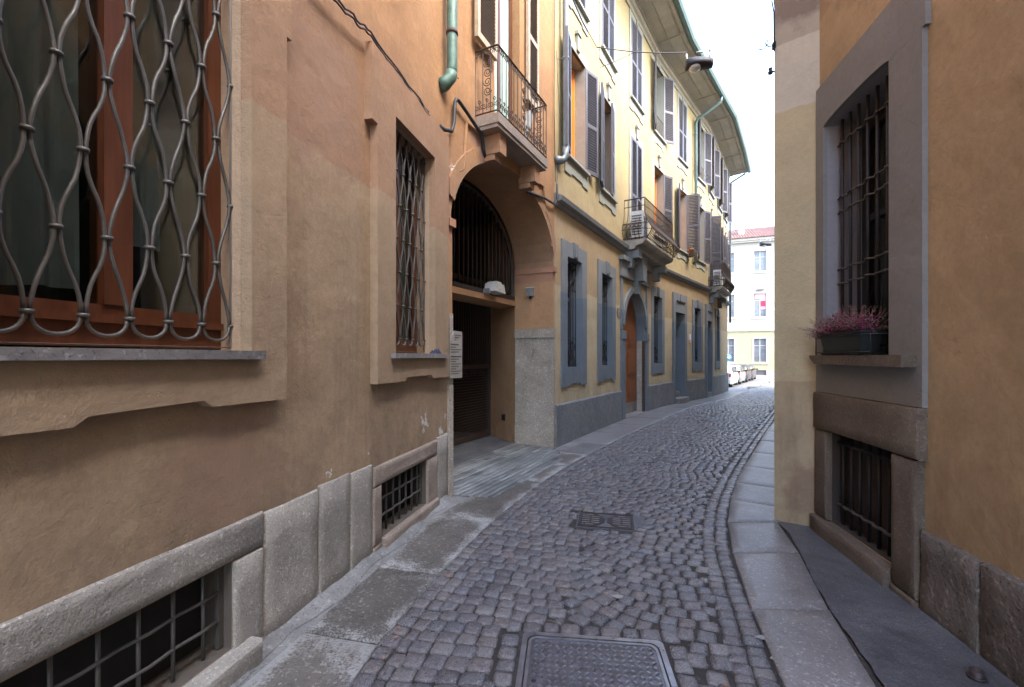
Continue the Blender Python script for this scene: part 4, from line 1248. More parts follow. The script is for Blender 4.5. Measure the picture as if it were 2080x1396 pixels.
# openings
g_w = [(.50,1.21),(2.36,3.08),(6.53,7.30),(10.58,11.34),(14.3,15.1)]
u_c = [.98,2.80,4.95,7.02,9.25,11.35,13.1,15.3,17.2]
yh = [dict(u0=a,u1=b,z0=1.31,z1=3.27,d=.35) for a,b in g_w]
yh.append(dict(u0=3.98,u1=5.66,z0=-.3,z1=3.15,d=.30,arch=.86,nosill=True))
yh.append(dict(u0=8.46,u1=9.42,z0=-.3,z1=2.95,d=.55,nosill=True)); yh.append(dict(u0=12.14,u1=12.98,z0=-.3,z1=2.9,d=.5,nosill=True))
WW = .84
F1 = {}
for k, c_ in enumerate(u_c):
    z0 = 4.33 if k in (2,6) else 5.05
    yh.append(dict(u0=c_-WW/2,u1=c_+WW/2,z0=z0,z1=7.08,d=.34)); yh.append(dict(u0=c_-WW/2,u1=c_+WW/2,z0=8.05,z1=10.08,d=.34))
mb = MB(); rv = []; wall_holes(mb, 0, CLEN, -.4, YT+.1, yh, ymap, cuts=[x for x in CUM]+[.4*i for i in range(1,46)], rev=rv)
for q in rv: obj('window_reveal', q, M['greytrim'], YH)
# body behind: end walls and roof slab
e0, e1 = cpt(0)-YO, cpt(CLEN)-YO
b0, b1 = e0+Vector((-5.78,6.25,0)), e1+Vector((-8.5,3.0,0))
for (p, q) in ((e1,b1),(b1,b0),(b0,e0)): mb.quad((p.x,p.y,-.7),(q.x,q.y,-.7),(q.x,q.y,YT+.1),(p.x,p.y,YT+.1))
obj('wall', mb, M['yellow'], YH)
for a, b in ((0,3.84),(5.80,8.34),(9.54,12.02),(13.10,CLEN)):
    cstrip([(.0,-.4),(-.045,-.4),(-.045,.675),(-.03,.70),(.0,.70)], a, b, 'plinth', M['roughplinth'])
for a, b in ((0,4.0),(6.82,12.5),(15.2,CLEN)):
    cstrip([(.0,4.02),(-.05,4.03),(-.06,4.08),(-.13,4.10),(-.15,4.17),(-.02,4.23),(.0,4.23)], a, b, 'string_course', M['greytrim'])
# eave: moulding, soffit boards, gutter, tiles
cstrip([(.0,10.22),(-.035,10.22),(-.05,10.30),(-.10,10.33),(-.12,10.42),(.0,10.42)], 0, CLEN, 'eave_moulding', M['soffit'])
ev = cstrip([(.0,10.44),(-.13,10.44),(-.14,10.46),(-.44,10.49),(-.45,10.475),(-.78,10.52),(-.79,10.49),(-.88,10.50),(-.90,10.62),(.1,10.64)], 0, CLEN, 'eave', M['soffit'])
cstrip([(-.88,10.55),(-.89,10.50),(-.95,10.46),(-1.02,10.47),(-1.06,10.53),(-1.06,10.60),(-1.03,10.61),(-.90,10.61)], 0, CLEN, 'gutter', M['greenzinc'])
for s in [.9+1.85*i for i in range(10)]:
    f = cframe(s,.2); obj('soffit_joint', MB().box(-.008,.008,-.86,-.14,10.455,10.484), M['soffit'], YH, f)
rb = MB()
for a, b in zip([CLEN*i/24 for i in range(24)], [CLEN*(i+1)/24 for i in range(24)]):
    rb.quad(ymap(a,-.98,10.63), ymap(b,-.98,10.63), ymap(b,3.4,12.2), ymap(a,3.4,12.2)); rb.quad(ymap(a,-.98,10.63), ymap(a,-.98,10.61), ymap(b,-.98,10.61), ymap(b,-.98,10.63))
obj('roof', rb, M['rooftile'], YH)

def surround(F, u0, u1, z0, z1, bw, proud, apron=None, sill=True, keyz=True, mat='greytrim', top_band=.0):
    """flat plaster band round an opening; u relative to the frame"""
    mb = MB()
    zb = z0-(apron or .0)
    mb.box(u0-bw,u0,-proud,.03,z0,z1+bw+top_band); mb.box(u1,u1+bw,-proud,.03,z0,z1+bw+top_band)
    mb.box(u0,u1,-proud,.03,z1,z1+bw+top_band)
    if apron:
        a, b = u0-bw, u1+bw; st = (b-a)*.25
        mb.prism([(a,z0),(a,zb),(a+st,zb),(a+st+.03,zb+.045),(b-st-.03,zb+.045),(b-st,zb),(b,zb),(b,z0)], -proud, .03)
    return obj('window_surround', mb, M[mat], YH, F)
# ground-floor windows with scrolled grilles
def scroll_grille(w, h):
    mb = MB(); r = .008
    n = 5
    for k in range(n+1):
        x = -w/2+.03+(w-.06)*k/n; mb.tube([(x,0,0),(x,0,h)], r, 5)
    for z in (.02, h-.02, .52, h-.52): mb.tube([(-w/2,0,z),(w/2,0,z)], r, 4)
    for zb, sg in ((.03,1),(h-.03,-1)):
        for sx in (-1,1):
            mb.tube(spiral(sx*w*.22, zb+sg*.12, .09, -math.pi/2*sg, 1.4*sx, -.012), r*.9, 4)
            mb.tube(spiral(sx*w*.30, zb+sg*.32, .075, math.pi/2*sg, -1.3*sx, -.012), r*.9, 4)
            mb.tube(spiral(sx*w*.10, zb+sg*.40, .06, 0, 1.3*sx, -.014), r*.9, 4)
            mb.tube(spiral(sx*w*.38, zb+sg*.08, .05, math.pi, 1.3*sx, -.014), r*.9, 4)
            mb.tube([(sx*.02,-.014,zb+sg*.02),(sx*w*.16,-.016,zb+sg*.2),(sx*w*.04,-.014,zb+sg*.46)], r, 4)
    return mb
gme = scroll_grille(.72, 1.94).mesh('window_grille'); gme.materials.append(M['black_iron'])
for a, b in g_w:
    c_ = (a+b)/2; hw = (b-a)/2; F = cframe(c_, .5)
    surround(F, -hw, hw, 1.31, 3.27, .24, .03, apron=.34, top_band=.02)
    obj('keystone', MB().box(-.10,.10,-.055,.03,3.285,3.56).box(-.07,-.03,-.07,-.054,3.31,3.53).box(.03,.07,-.07,-.054,3.31,3.53).box(-.012,.012,-.07,-.054,3.31,3.53), M['greytrim'], YH, F)
    obj('window_grille', gme, None, YH, F, (0,.10,1.32), kind='stuff')
    wi = obj('window', MB().box(-hw,-hw+.06,.20,.26,1.31,3.27).box(hw-.06,hw,.20,.26,1.31,3.27).box(-.035,.035,.20,.26,1.31,3.27).box(-hw+.06,-.035,.205,.255,2.55,2.62).box(.035,hw-.06,.205,.255,2.55,2.62), M['shutter'], YH, F)
    for sx in (-1,1): obj('pane', MB().box(min(sx*.035,sx*(hw-.06)),max(sx*.035,sx*(hw-.06)),.225,.235,1.32,3.26), M['darkglass'], wi)
# arched street door
F = cframe(4.82, .9); hw = .84
mb = MB(); inn = arch_pts(-hw,hw,2.29,.86,24); out = arch_pts(-hw-.13,hw+.13,2.29,.99,24)
for i in range(24):
    a,b,c_,d = inn[i],inn[i+1],out[i+1],out[i]
    mb.quad((a[0],-.06,a[1]),(b[0],-.06,b[1]),(c_[0],-.06,c_[1]),(d[0],-.06,d[1])); mb.quad((d[0],-.06,d[1]),(c_[0],-.06,c_[1]),(c_[0],.03,c_[1]),(d[0],.03,d[1]))
    mb.quad((a[0],-.06,a[1]),(a[0],.03,a[1]),(b[0],.03,b[1]),(b[0],-.06,b[1]))
obj('arch_moulding', mb, M['greytrim'], YH, F)
for sx in (-1,1):
    a, b = sorted((sx*hw, sx*(hw+.20)))
    obj('door_pilaster', MB().box(a,b,-.062,.05,-.05,1.93), M['greytrim'], YH, F)
    obj('impost', MB().box(a-.02,b+.02,-.085,.04,1.932,1.985).box(a-.01,b+.01,-.075,.04,1.987,2.12), M['greytrim'], YH, F)
    a, b = sorted((sx*(hw+.10), sx*(hw+.24)))
    obj('door_strip', MB().box(a,b,-.04,.04,2.122,3.42), M['greytrim'], YH, F)
obj('entablature', MB().box(-hw-.30,hw+.30,-.075,.04,3.422,3.56).box(-hw-.24,hw+.24,-.055,.04,3.562,3.80).box(-hw-.34,hw+.34,-.14,.04,3.802,3.90), M['greytrim'], YH, F)
obj('keystone', MB().prism([(-.09,3.10),(.09,3.10),(.15,3.42),(-.15,3.42)], -.15, 0).prism([(-.14,3.421),(.14,3.421),(.2,4.05),(-.2,4.05)], -.28, 0), M['greytrim'], YH, F)
dr = obj('street_door', MB().box(-hw,hw,.22,.28,-.02,3.15), M['doorwood'], YH, F)
for sx in (-1,1):
    for z0, z1 in ((.42,.86),(1.0,1.62),(1.78,2.35)):
        a, b = sorted((sx*.10, sx*(hw-.12)))
        obj('door_panel', MB().box(a,b,.205,.22,z0,z1).box(a+.06,b-.06,.192,.206,z0+.06,z1-.06), M['doorwood'], dr)
obj('kick_plate', MB().box(-hw+.02,hw-.02,.20,.22,.0,.28), M['sillstone'], dr)
obj('door_jamb', MB().box(hw-.03,hw+.0,.04,.20,-.05,1.93), M['pier'], YH, F); obj('door_jamb', MB().box(-hw,-hw+.03,.04,.20,-.05,1.93), M['pier'], YH, F)
obj('guard_post', MB().box(hw-.10,hw-.035,-.03,.035,.0,1.93), M['rust_iron'], YH, F)
obj('threshold', MB().box(-hw,hw,-.10,.22,-.06,.018), M['slab_right'], YH, F)
# two grey doorways
for (c_, hw, zt, zb) in ((8.94,.48,2.95,.34),(12.56,.42,2.9,.10)):
    F = cframe(c_, .5); g0 = gz(F.o.y)
    obj('door_surround', MB().box(-hw-.22,-hw,-.05,.03,-.2,zt+.62).box(hw,hw+.22,-.05,.03,-.2,zt+.62).box(-hw,hw,-.05,.03,zt,zt+.62), M['greytrim'], YH, F)
    obj('door_cornice', MB().box(-hw+.05,hw-.05,-.085,-.051,zt+.34,zt+.385), M['rust_iron'], YH, F)
    obj('keystone', MB().box(-.07,.07,-.08,-.051,zt+.40,zt+.60), M['greytrim'], YH, F)
    d = obj('grey_door', MB().box(-hw,hw,.42,.47,zb,zt), M['greytrim'], YH, F)
    for z0, z1 in ((zb+.15,zb+.95),(zb+1.1,zt-.2)): obj('door_panel', MB().box(-hw+.1,-.05,.405,.421,z0,z1).box(.05,hw-.1,.405,.421,z0,z1), M['greytrim'], d)
    if zb > .2:
        obj('door_step', MB().box(-hw,hw,-.20,.10,-.3,.15), M['sillstone'], YH, F); obj('door_step', MB().box(-hw,hw,.105,.42,-.3,.338), M['sillstone'], YH, F)
    else: obj('door_step', MB().box(-hw,hw,-.05,.42,-.3,.098), M['sillstone'], YH, F)
# upper windows
open_ = lambda t: t
ST = {  # (floor, column): (left leaf angle or None, right leaf angle or None)
 (1,0):(166,165),(1,1):(166,12),(1,2):(1,1),(1,3):(None,158),(1,4):(164,112),(1,5):(160,160),(1,6):(75,160),(1,7):(150,160),(1,8):(160,160),
 (2,0):(1,1),(2,1):(1,1),(2,2):(1,1),(2,3):(160,150),(2,4):(1,1),(2,5):(155,155),(2,6):(150,150),(2,7):(150,150),(2,8):(150,150)}
SH, SL = M['shutter'], M['shutter']
LH = {}
def leaf_mesh(W, H, nr=1):
    key = (W, H)
    if key not in LH:
        st, th = .055, .04
        fr = MB(); fr.box(0,st,0,th,0,H).box(W-st,W,0,th,0,H).box(st,W-st,.001,th-.001,0,.08).box(st,W-st,.001,th-.001,H-st,H)
        zm = H*.47; fr.box(st,W-st,.001,th-.001,zm-.035,zm+.035)
        sl = MB()
        for a, b in ((.08,zm-.035),(zm+.035,H-st)):
            n = int((b-a)/.05)
            for k in range(n): sl.obox((W/2,th/2,a+(b-a)*(k+.5)/n), ((W-2*st)/2,0,0), (0,th*.40,-.014), (0,.002,.005))
        a_, b_ = fr.mesh('shutter'), sl.mesh('slats'); a_.materials.append(M['shutter']); b_.materials.append(M['shutter'])
        LH[key] = (a_, b_)
    return LH[key]
def leaf(F, hx, hw_, z, W, H, ang):
    a_, b_ = leaf_mesh(W, H)
    l = obj('shutter', a_, None, YH, F, (hx,hw_,z), (0,0,ang)); obj('slats', b_, None, l, kind='stuff')
for k, c_ in enumerate(u_c):
    F = cframe(c_, .42); hw = WW/2
    for fl_ in (1,2):
        z0 = (4.33 if k in (2,6) else 5.05) if fl_ == 1 else 8.05; z1 = 7.08 if fl_ == 1 else 10.08
        door = fl_ == 1 and k in (2,6)
        surround(F, -hw, hw, z0, z1, .13 if fl_ == 2 else .15, .022, apron=None if door else .30, top_band=.02)
        if not door: obj('window_sill', MB().box(-hw-.10,hw+.10,-.085,.10,z0-.045,z0+.003), M['greytrim'], YH, F)
        if fl_ == 1: obj('keystone', MB().box(-.06,.06,-.055,.0,z1+.06,z1+.34).box(-.09,.09,-.075,.0,z1+.342,z1+.40), M['greytrim'], YH, F)
        else: obj('keystone', MB().box(-.045,.045,-.045,.0,z1+.01,z1+.14), M['greytrim'], YH, F)
        wi = obj('window', MB().box(-hw,-hw+.07,.20,.26,z0,z1).box(hw-.07,hw,.20,.26,z0,z1).box(-.05,.05,.195,.255,z0,z1).box(-hw+.07,-.05,.20,.26,z0,z0+.14).box(.05,hw-.07,.20,.26,z0,z0+.14).box(-hw+.07,-.05,.20,.26,z1-.08,z1).box(.05,hw-.07,.20,.26,z1-.08,z1), M['orangewood'] if fl_ == 1 else M['greytrim'], YH, F)
        solid = fl_ == 1 and k in (0,1,3,4)
        for sx in (-1,1): obj('pane', MB().box(min(sx*.05,sx*(hw-.07)),max(sx*.05,sx*(hw-.07)),.222,.23,z0+.13,z1-.07), M['orangewood'] if solid else M['farglass'], wi)
        L_, R2 = ST[fl_,k]; H = round(z1-z0-.03,3); W = WW/2-.004
        if L_ is not None: leaf(F, -hw+.002, -.03, z0+.015, W, H, -R_(L_))
        if R2 is not None: leaf(F, hw-.002, -.03+.04*(R2 < 90), z0+.015, W, H, math.pi+R_(R2))
        if fl_ == 2 and k in (3,5):
            mb = MB()
            for q in range(9): x = -hw+.05+(2*hw-.1)*q/8; mb.tube([(x,-.0,z0+.02),(x+.02*(-1)**q,-.01,z0+.28),(x,-.0,z0+.55)], .007, 4)
            mb.tube([(-hw,-.0,z0+.56),(hw,-.0,z0+.56)], .012, 4); obj('window_guard', mb, M['rust_iron'], YH, F, kind='stuff')
# balconies with pot-bellied railings
def ybalcony(s0, s1, dep, zs):
    prof = [(.0,zs-.22),(-dep*.55,zs-.20),(-dep*.62,zs-.13),(-dep*.92,zs-.10),(-dep,zs-.07),(-dep-.03,zs-.01),(-dep-.03,zs+.02),(0,zs+.02)]
    b = cstrip(prof, s0, s1, 'balcony', M['granite'], step=.2)
    for sb in (s0+.22, s1-.22):
        F = cframe(sb,.15)
        obj('bracket', MB().prism([(-.11,zs-.62),(.11,zs-.62),(.14,zs-.222),(-.14,zs-.222)], -dep*.35, 0).prism([(-.12,zs-.40),(.12,zs-.40),(.14,zs-.223),(-.14,zs-.223)], -dep*.72, -dep*.36), M['greytrim'], b, None, tuple(Vector(F.p(0))-YO), (0,0,F.a))
    h = .98
    def belly(z):
        t = z/h
        return .17*math.exp(-((t-.24)/.20)**2) + .015
    L = s1-s0-.1
    tot = 2*dep+L
    def path(q, z):
        e = belly(z)
        if q < dep: p = cpt(s0+.05-e, -q)
        elif q < dep+L: p = cpt(s0+.05+q-dep, -dep-e)
        else: p = cpt(s1-.05+e, -(tot-q))
        p = p-YO; return (p.x,p.y,zs+.02+z)
    mb = MB(); n = int(tot/.095)
    zs_ = [0,.06,.14,.24,.34,.46,.62,.8,.98]
    for k in range(n+1):
        q = tot*k/n
        mb.tube([path(q,z) for z in zs_], .009, 4)
        if k < n:
            qc = tot*(k+.5)/n
            ring = [path(qc+.030*math.cos(2*math.pi*i/8), .30+.06*math.sin(2*math.pi*i/8)) for i in range(8)]
            mb.tube(ring, .008, 3, closed=True)
    for z, r in ((.98,.017),(.80,.010),(.37,.009),(.22,.009),(.03,.012)):
        mb.tube([path(tot*i/60,z) for i in range(61)], r, 4)
    for q in (dep, dep+L):
        mb.tube([path(q,z) for z in zs_], .016, 5)
    obj('railing', mb, M['rust_iron'], b, kind='stuff')
    return b
ybalcony(4.02, 6.76, .48, 4.30)
ybalcony(12.62, 15.12, .45, 4.25)
# downpipes
def fpt(s, w, z): return ymap(s, w, z)
dp = obj('drainpipe', MB().tube([fpt(.22,-.85,10.5), fpt(.22,-.78,10.42), fpt(.22,-.16,10.1), fpt(.22,-.11,9.95), fpt(.22,-.11,5.02), fpt(.21,-.10,4.90)], .052, 12), M['zinc'], YH)
obj('elbow', MB().tube([fpt(.22,-.11,5.06), fpt(.215,-.11,4.90), fpt(.17,-.08,4.82), fpt(.10,-.03,4.80), fpt(.07,.03,4.80)], [.055,.058,.06,.075,.085], 12), M['zinc'], dp)
for z in (6.55, 9.0): obj('clamp', MB().lathe([(.052,-.02),(.062,-.02),(.062,.02),(.052,.02)], fpt(.22,-.11,z), 12).tube([fpt(.18,-.10,z-.02), fpt(.10,.0,z-.03)], .008, 4), M['zinc'], dp)
dp = obj('drainpipe', MB().tube([fpt(10.43,-.96,10.47), fpt(10.43,-.94,10.30), fpt(10.43,-.18,9.95), fpt(10.43,-.11,9.80), fpt(10.43,-.11,4.9), fpt(10.43,-.02,4.8)], .05, 10), M['greenzinc'], YH)
for z in (9.4, 7.3): obj('clamp', MB().lathe([(.05,-.02),(.065,-.02),(.065,.02),(.05,.02)], fpt(10.43,-.11,z), 10).tube([fpt(10.35,-.10,z), fpt(10.2,.0,z-.03)], .008, 4), M['greenzinc'], dp)
dp = obj('drainpipe', MB().tube([fpt(CLEN-.06,-.80,10.45), fpt(CLEN+.0,-.16,10.15), fpt(CLEN+.02,-.12,9.9), fpt(CLEN+.02,-.12,3.2)], .05, 8), M['zinc'], YH)
# painted-over scribble beside the street door
F = cframe(3.66,.2)
mb = MB()
rg = random.Random(5)
for k in range(7):
    x = -.16+.05*k; pts = [(x+rg.uniform(-.05,.05), -.004, 2.50+rg.uniform(-.14,.16)) for _ in range(5)]
    mb.tube(pts, .009, 4, flat=.25)
obj('graffiti', mb, M['graffiti'], YH, F, kind='stuff')
# ------------------------------------------------------------------ things on the yellow house
def aircon(F, u, w, z, label, sc=1, rot=0):
    t = thing('air_conditioner', label, 'air conditioner', F.p(u,w,z), 'air conditioners on the balconies', F.a+rot)
    obj('case', MB().box(-.38*sc,.38*sc,-.13*sc,.13*sc,.03,.58*sc), M['white_metal'], t)
    for x in (-.25*sc,.22*sc): obj('foot', MB().box(x,x+.05,-.12*sc,.12*sc,0,.03), M['rust_iron'], t)
    gl_ = MB()
    for k in range(9): gl_.box(-.30*sc,.14*sc,-.138*sc,-.131*sc,.08+.05*sc*k,.098+.05*sc*k)
    obj('fan_grille', gl_, M['ink'], t, kind='stuff')
    sg = MB()
    for k in range(8): sg.box(-.388*sc,-.381*sc,-.10*sc,.10*sc,.10+.055*sc*k,.125+.055*sc*k)
    obj('side_grille', sg, M['ink'], t, kind='stuff')
aircon(cframe(4.45,.2), 0, -.26, 4.32, 'white air conditioner on the large balcony over the arched street door', 1.15, R_(8))
aircon(cframe(13.0,.2), 0, -.25, 4.27, 'white air conditioner on the small balcony at the far end of the yellow house', 1.1, R_(8))
F = cframe(10.05,.2)
t = thing('flower_pot', 'terracotta pot with trailing green plant on the sill below the open brown shutter', 'flower pot', F.p(-.30,-.14,4.98))
obj('pot', MB().lathe([(.0,0),(.07,0),(.10,.18),(.11,.18),(.11,.22),(.09,.22),(.085,.17),(0,.17)], (0,0,0), 12), M['terracotta'], t)
obj('bracket', MB().box(-.10,.10,-.10,.25,-.02,0), M['rust_iron'], t)
pm = MB(); rg = random.Random(2)
for k in range(90):
    a = rg.uniform(0,6.28); r = rg.uniform(.02,.16); z = .22+rg.uniform(-.35,.14)*(r/.16) 
    c_ = Vector((r*math.cos(a), r*math.sin(a), z)); d1 = Vector((rg.uniform(-1,1),rg.uniform(-1,1),rg.uniform(-1,1))).normalized()*.03; d2 = d1.cross(Vector((rg.uniform(-1,1),1,.3))).normalized()*.018
    pm.quad(c_-d1, c_+d2, c_+d1, c_-d2)
single('trailing_plant', pm, M['leaf'], 'trailing green plant growing in the terracotta pot on the yellow house', 'plant', F.p(-.30,-.14,4.98), 0)
hp = thing('house_plaque', 'small pale plaque on the wall between the grey door and the barred window', 'plaque', cframe(10.05,.2).p(0,0,2.10), rot=cframe(10.05,.2).a)
obj('plate', MB().box(-.07,.07,-.035,.0,0,.20), M['sign_white'], hp); obj('lower_plate', MB().box(-.07,.07,-.030,.0,-.10,-.01), M['pink'], hp)

# ------------------------------------------------------------------ suspended street lamps and their wires
def street_lamp(loc, label, sc, rz):
    t = thing('suspended_lamp', label, 'street lamp', loc, 'lamps hung across the street', rz)
    hd = MB(); n = 12
    secs = [(-.27,.06,.10),(-.24,.13,.12),(-.12,.17,.13),(.06,.16,.13),(.20,.13,.12),(.27,.07,.10)]
    rows = []
    for (x, hy, hz) in secs:
        rows.append([(x*sc, hy*sc*math.cos(a), (hz*max(0,math.sin(a))*1.25 + .06*min(0,math.sin(a)))*sc) for a in [2*math.pi*k/n for k in range(n)]])
    b = len(hd.v)
    for r in rows: hd.v += r
    for i in range(len(rows)-1):
        for k in range(n): hd.f.append((i*n+k, i*n+(k+1)%n, (i+1)*n+(k+1)%n, (i+1)*n+k)); hd.sm.append(True)
    hd.f.append(tuple(range(n-1,-1,-1))); hd.sm.append(False); hd.f.append(tuple((len(rows)-1)*n+k for k in range(n))); hd.sm.append(False)
    obj('housing', hd, M['black_iron'], t)
    gl_ = MB(); rr = [(0,-.10),(.06,-.095),(.11,-.075),(.13,-.04),(.13,-.02)]
    gl_.lathe([(r*sc, z*sc) for r,z in rr], (-.08*sc,0,0), 14); obj('lens', gl_, M['lampglass'], t)
    obj('hanger', MB().tube([(.20*sc,0,.10*sc),(.22*sc,0,.28*sc)], .018*sc, 6).lathe([(.0,-.035*sc),(.035*sc,0),(0,.035*sc)], (.22*sc,0,.30*sc), 8), M['grey_metal'], t)
    obj('hanger', MB().tube([(-.22*sc,0,.10*sc),(-.25*sc,0,.26*sc)], .018*sc, 6).tube([(-.25*sc,.0,.26*sc),(-.20*sc,.03,.12*sc),(-.16*sc,.0,.15*sc)], .010*sc, 5), M['white_metal'], t)
    obj('turnbuckle', MB().tube([(-.05*sc,0,.28*sc),(.08*sc,0,.28*sc)], .02*sc, 8), M['grey_metal'], t)
LP = Vector((3.88, 9.45, 7.55))
street_lamp(tuple(LP), 'dark street lamp hung on a wire below the eave of the yellow house', 1.0, R_(-8))
wp = cpt(2.0,-.02); wq = Vector((5.86, 9.2, 8.15))
up = LP+Vector((0,0,.27))
def span(a, b, n=14, s=.05): return [tuple(a.lerp(b,i/n)-Vector((0,0,s*math.sin(math.pi*i/n)))) for i in range(n+1)]
cable('span_wire', span(Vector((wp.x,wp.y,7.83)), up+Vector((-.25,0,0))), .011, 'twisted wire from the yellow wall to the hanging street lamp')
cable('span_wire', span(up+Vector((.22,0,0)), wq), .004, 'thin wire from the hanging street lamp towards the house on the right')
wp2 = cpt(2.25,-.02)
cable('span_wire', span(Vector((wp2.x,wp2.y,7.55)), Vector((wp.x,wp.y,7.83)).lerp(up,.42), 8, .02), .006, 'short stay wire tied to the lamp wire near an upper window')
cable('wall_cable', [ymap(.30+YO.x*0,-.03,8.35) and tuple(Vector(ymap(a,-.03,b))+YO) for a,b in ((.30,8.3),(.7,7.95),(1.2,7.85),(2.0,7.83))], .008, 'dark cable along the yellow wall from the downpipe to the lamp wire')
cable('wall_cable', [tuple(Vector(ymap(a,-.03,b))+YO) for a,b in ((.02,6.6),(.1,5.9),(.17,5.5),(.14,5.1),(.05,4.7),(.03,4.2))], .005, 'thin pale wire looping down beside the grey downpipe')
L2 = Vector((14.6, 26.2, 7.95))
street_lamp(tuple(L2), 'far street lamp hung in front of the white building', 1.15, R_(-5))
cable('span_wire', span(L2+Vector((-4.6,-1.8,1.2)), L2+Vector((-.25,0,.30))), .006, 'wire from the end of the yellow house to the far street lamp')
cable('span_wire', span(L2+Vector((.25,0,.34)), L2+Vector((3.2,-.3,.8))), .006, 'wire from the far street lamp to the right-hand house')

# ------------------------------------------------------------------ ochre house on the right (wall R)
RH = thing('ochre_house', 'ochre plaster house with grey framed barred window close on the right', 'house', (2.663,3.9375,0))
HR = 7.9
rw = dict(u0=.13,u1=1.0,z0=1.51,z1=3.46,d=.55,arch=.035); rc = dict(u0=.21,u1=1.05,z0=.15,z1=.888,d=.5)
mb = MB(); rv = []; wall_holes(mb, 0, 13, -.1, HR, [rw, rc, dict(u0=3.3,u1=4.2,z0=1.51,z1=3.4,d=.3), dict(u0=3.3,u1=4.2,z0=5.2,z1=7.2,d=.3), dict(u0=.3,u1=1.2,z0=5.4,z1=7.4,d=.3)], rev=rv)
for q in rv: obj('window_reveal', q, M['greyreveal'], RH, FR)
mb.quad((13,0,-.1),(13,9,-.1),(13,9,HR),(13,0,HR)); mb.quad((0,0,HR),(13,0,HR),(13,9,HR),(0,9,HR)); mb.quad((0,9,-.1),(0,0.001,-.1),(0,.001,HR),(0,9,HR))
obj('wall', mb, M['ochre'], RH, FR)
GF = M['greyframe']
mb = MB()
mb.box(.003,.13,-.03,.004,1.202,3.425); mb.box(1.0,1.31,-.03,.004,1.202,3.425)
mb.box(.13,1.0,-.03,.004,1.202,1.508)
arc = arch_pts(.13,1.0,3.425,.035,16)
mb.prism([(.003,3.426),(.13,3.426)]+arc[1:-1]+[(1.0,3.426),(1.335,3.426),(1.335,3.80),(.003,3.80)], -.03, .004)
obj('window_surround', mb, GF, RH, FR)
obj('window_sill', MB().prism([(.075,1.512),(.09,1.485),(.16,1.442),(1.265,1.437),(1.268,1.512)], -.115, .10), M['brownstone'], RH, FR)
gr = obj('window_grille', MB().tube([(.10,.075,1.58),(1.02,.075,1.58)], .008, 6), M['black_iron'], RH, FR)
vm = MB().tube([(0,0,1.515),(0,0,3.44)], .0115, 6).mesh('bar'); vm.materials.append(M['black_iron'])
for k in range(7):
    o = bpy.data.objects.new('bar', vm); C.objects.link(o); o.parent = gr; o.location = (.205+.118*k, .08, 0)
for z in (3.25,2.81,2.69,2.22,2.10,1.70):
    obj('crossbar', MB().tube([(.12+.885*i/28, .075-.014*math.cos(math.pi*(i-2.7)/1.9), z+.006*math.sin(i)) for i in range(29)], .0075, 6), M['iron'], gr)
wi = casement(RH, FR, .13, 1.0, 1.515, 3.38, .26, .055, M['planter'], M['glass'], 1, .10, rails=(2.62,))
curtain(RH, FR, .18, .95, 1.6, 3.35, .34, M['darkblind'], .012, .10)
mb = MB(); mb.box(.135,.995,.50,.54,1.52,3.38); obj('room_shade_box', mb, M['dark'], RH, FR)  # near-black panel paints the shade behind the blind
inner = louvre('inner_shutter', .20, 1.80, M['leaf'], M['leaf'], RH, (.99,.14,1.53), math.pi-.12, FR, th=.03, st=.03)
for (a,b,c_,d) in ((3.3,4.2,1.51,3.4),(3.3,4.2,5.2,7.2),(.3,1.2,5.4,7.4)): casement(RH, FR, a, b, c_, d, .15, .06, M['wood'], M['darkglass'])
# cellar window in brown stone
BS = M['brownstone']
plinth_block(.003,1.31,.890,1.199,-.055,BS,'stone_lintel',FR,RH); plinth_block(.003,.208,.155,.887,-.045,BS,'stone_jamb',FR,RH); plinth_block(1.052,1.288,.06,.887,-.05,BS,'stone_jamb',FR,RH)
plinth_block(.003,1.05,-.05,.148,-.085,BS,'stone_sill',FR,RH,back=.3); plinth_block(1.052,1.288,-.05,.058,-.06,BS,'stone_block',FR,RH)
cg = obj('cellar_grille', MB().tube([(.205,.05,.80),(1.055,.05,.80)], .012, 6), M['black_iron'], RH, FR)
obj('crossbar', MB().tube([(.205+.85*i/24,.045-.012*math.cos(i*1.7),.30) for i in range(25)], .012, 6), M['iron'], cg)
vm = MB().tube([(0,0,.15),(0,0,.89)], .013, 6).mesh('bar'); vm.materials.append(M['black_iron'])
for k in range(7):
    o = bpy.data.objects.new('bar', vm); C.objects.link(o); o.parent = cg; o.location = (.27+.118*k, .055, 0)
obj('back_plate', MB().box(.212,1.048,.10,.12,.152,.886), M['brown_iron'], cg)
DS = M['darkstone']
us = [1.292,1.72,2.3,3.0,3.8,4.8,5.9,7.2,8.6,10.2,11.8,13]
for a, b in zip(us, us[1:]): plinth_block(a, b, -.05, .487+rng.uniform(-.004,.004), -.035, DS, 'stone_slab', FR, RH, jit=.014)
obj('eave', MB().box(-.2,13,-.6,0,HR-.02,HR+.15), M['soffit'], RH, FR)
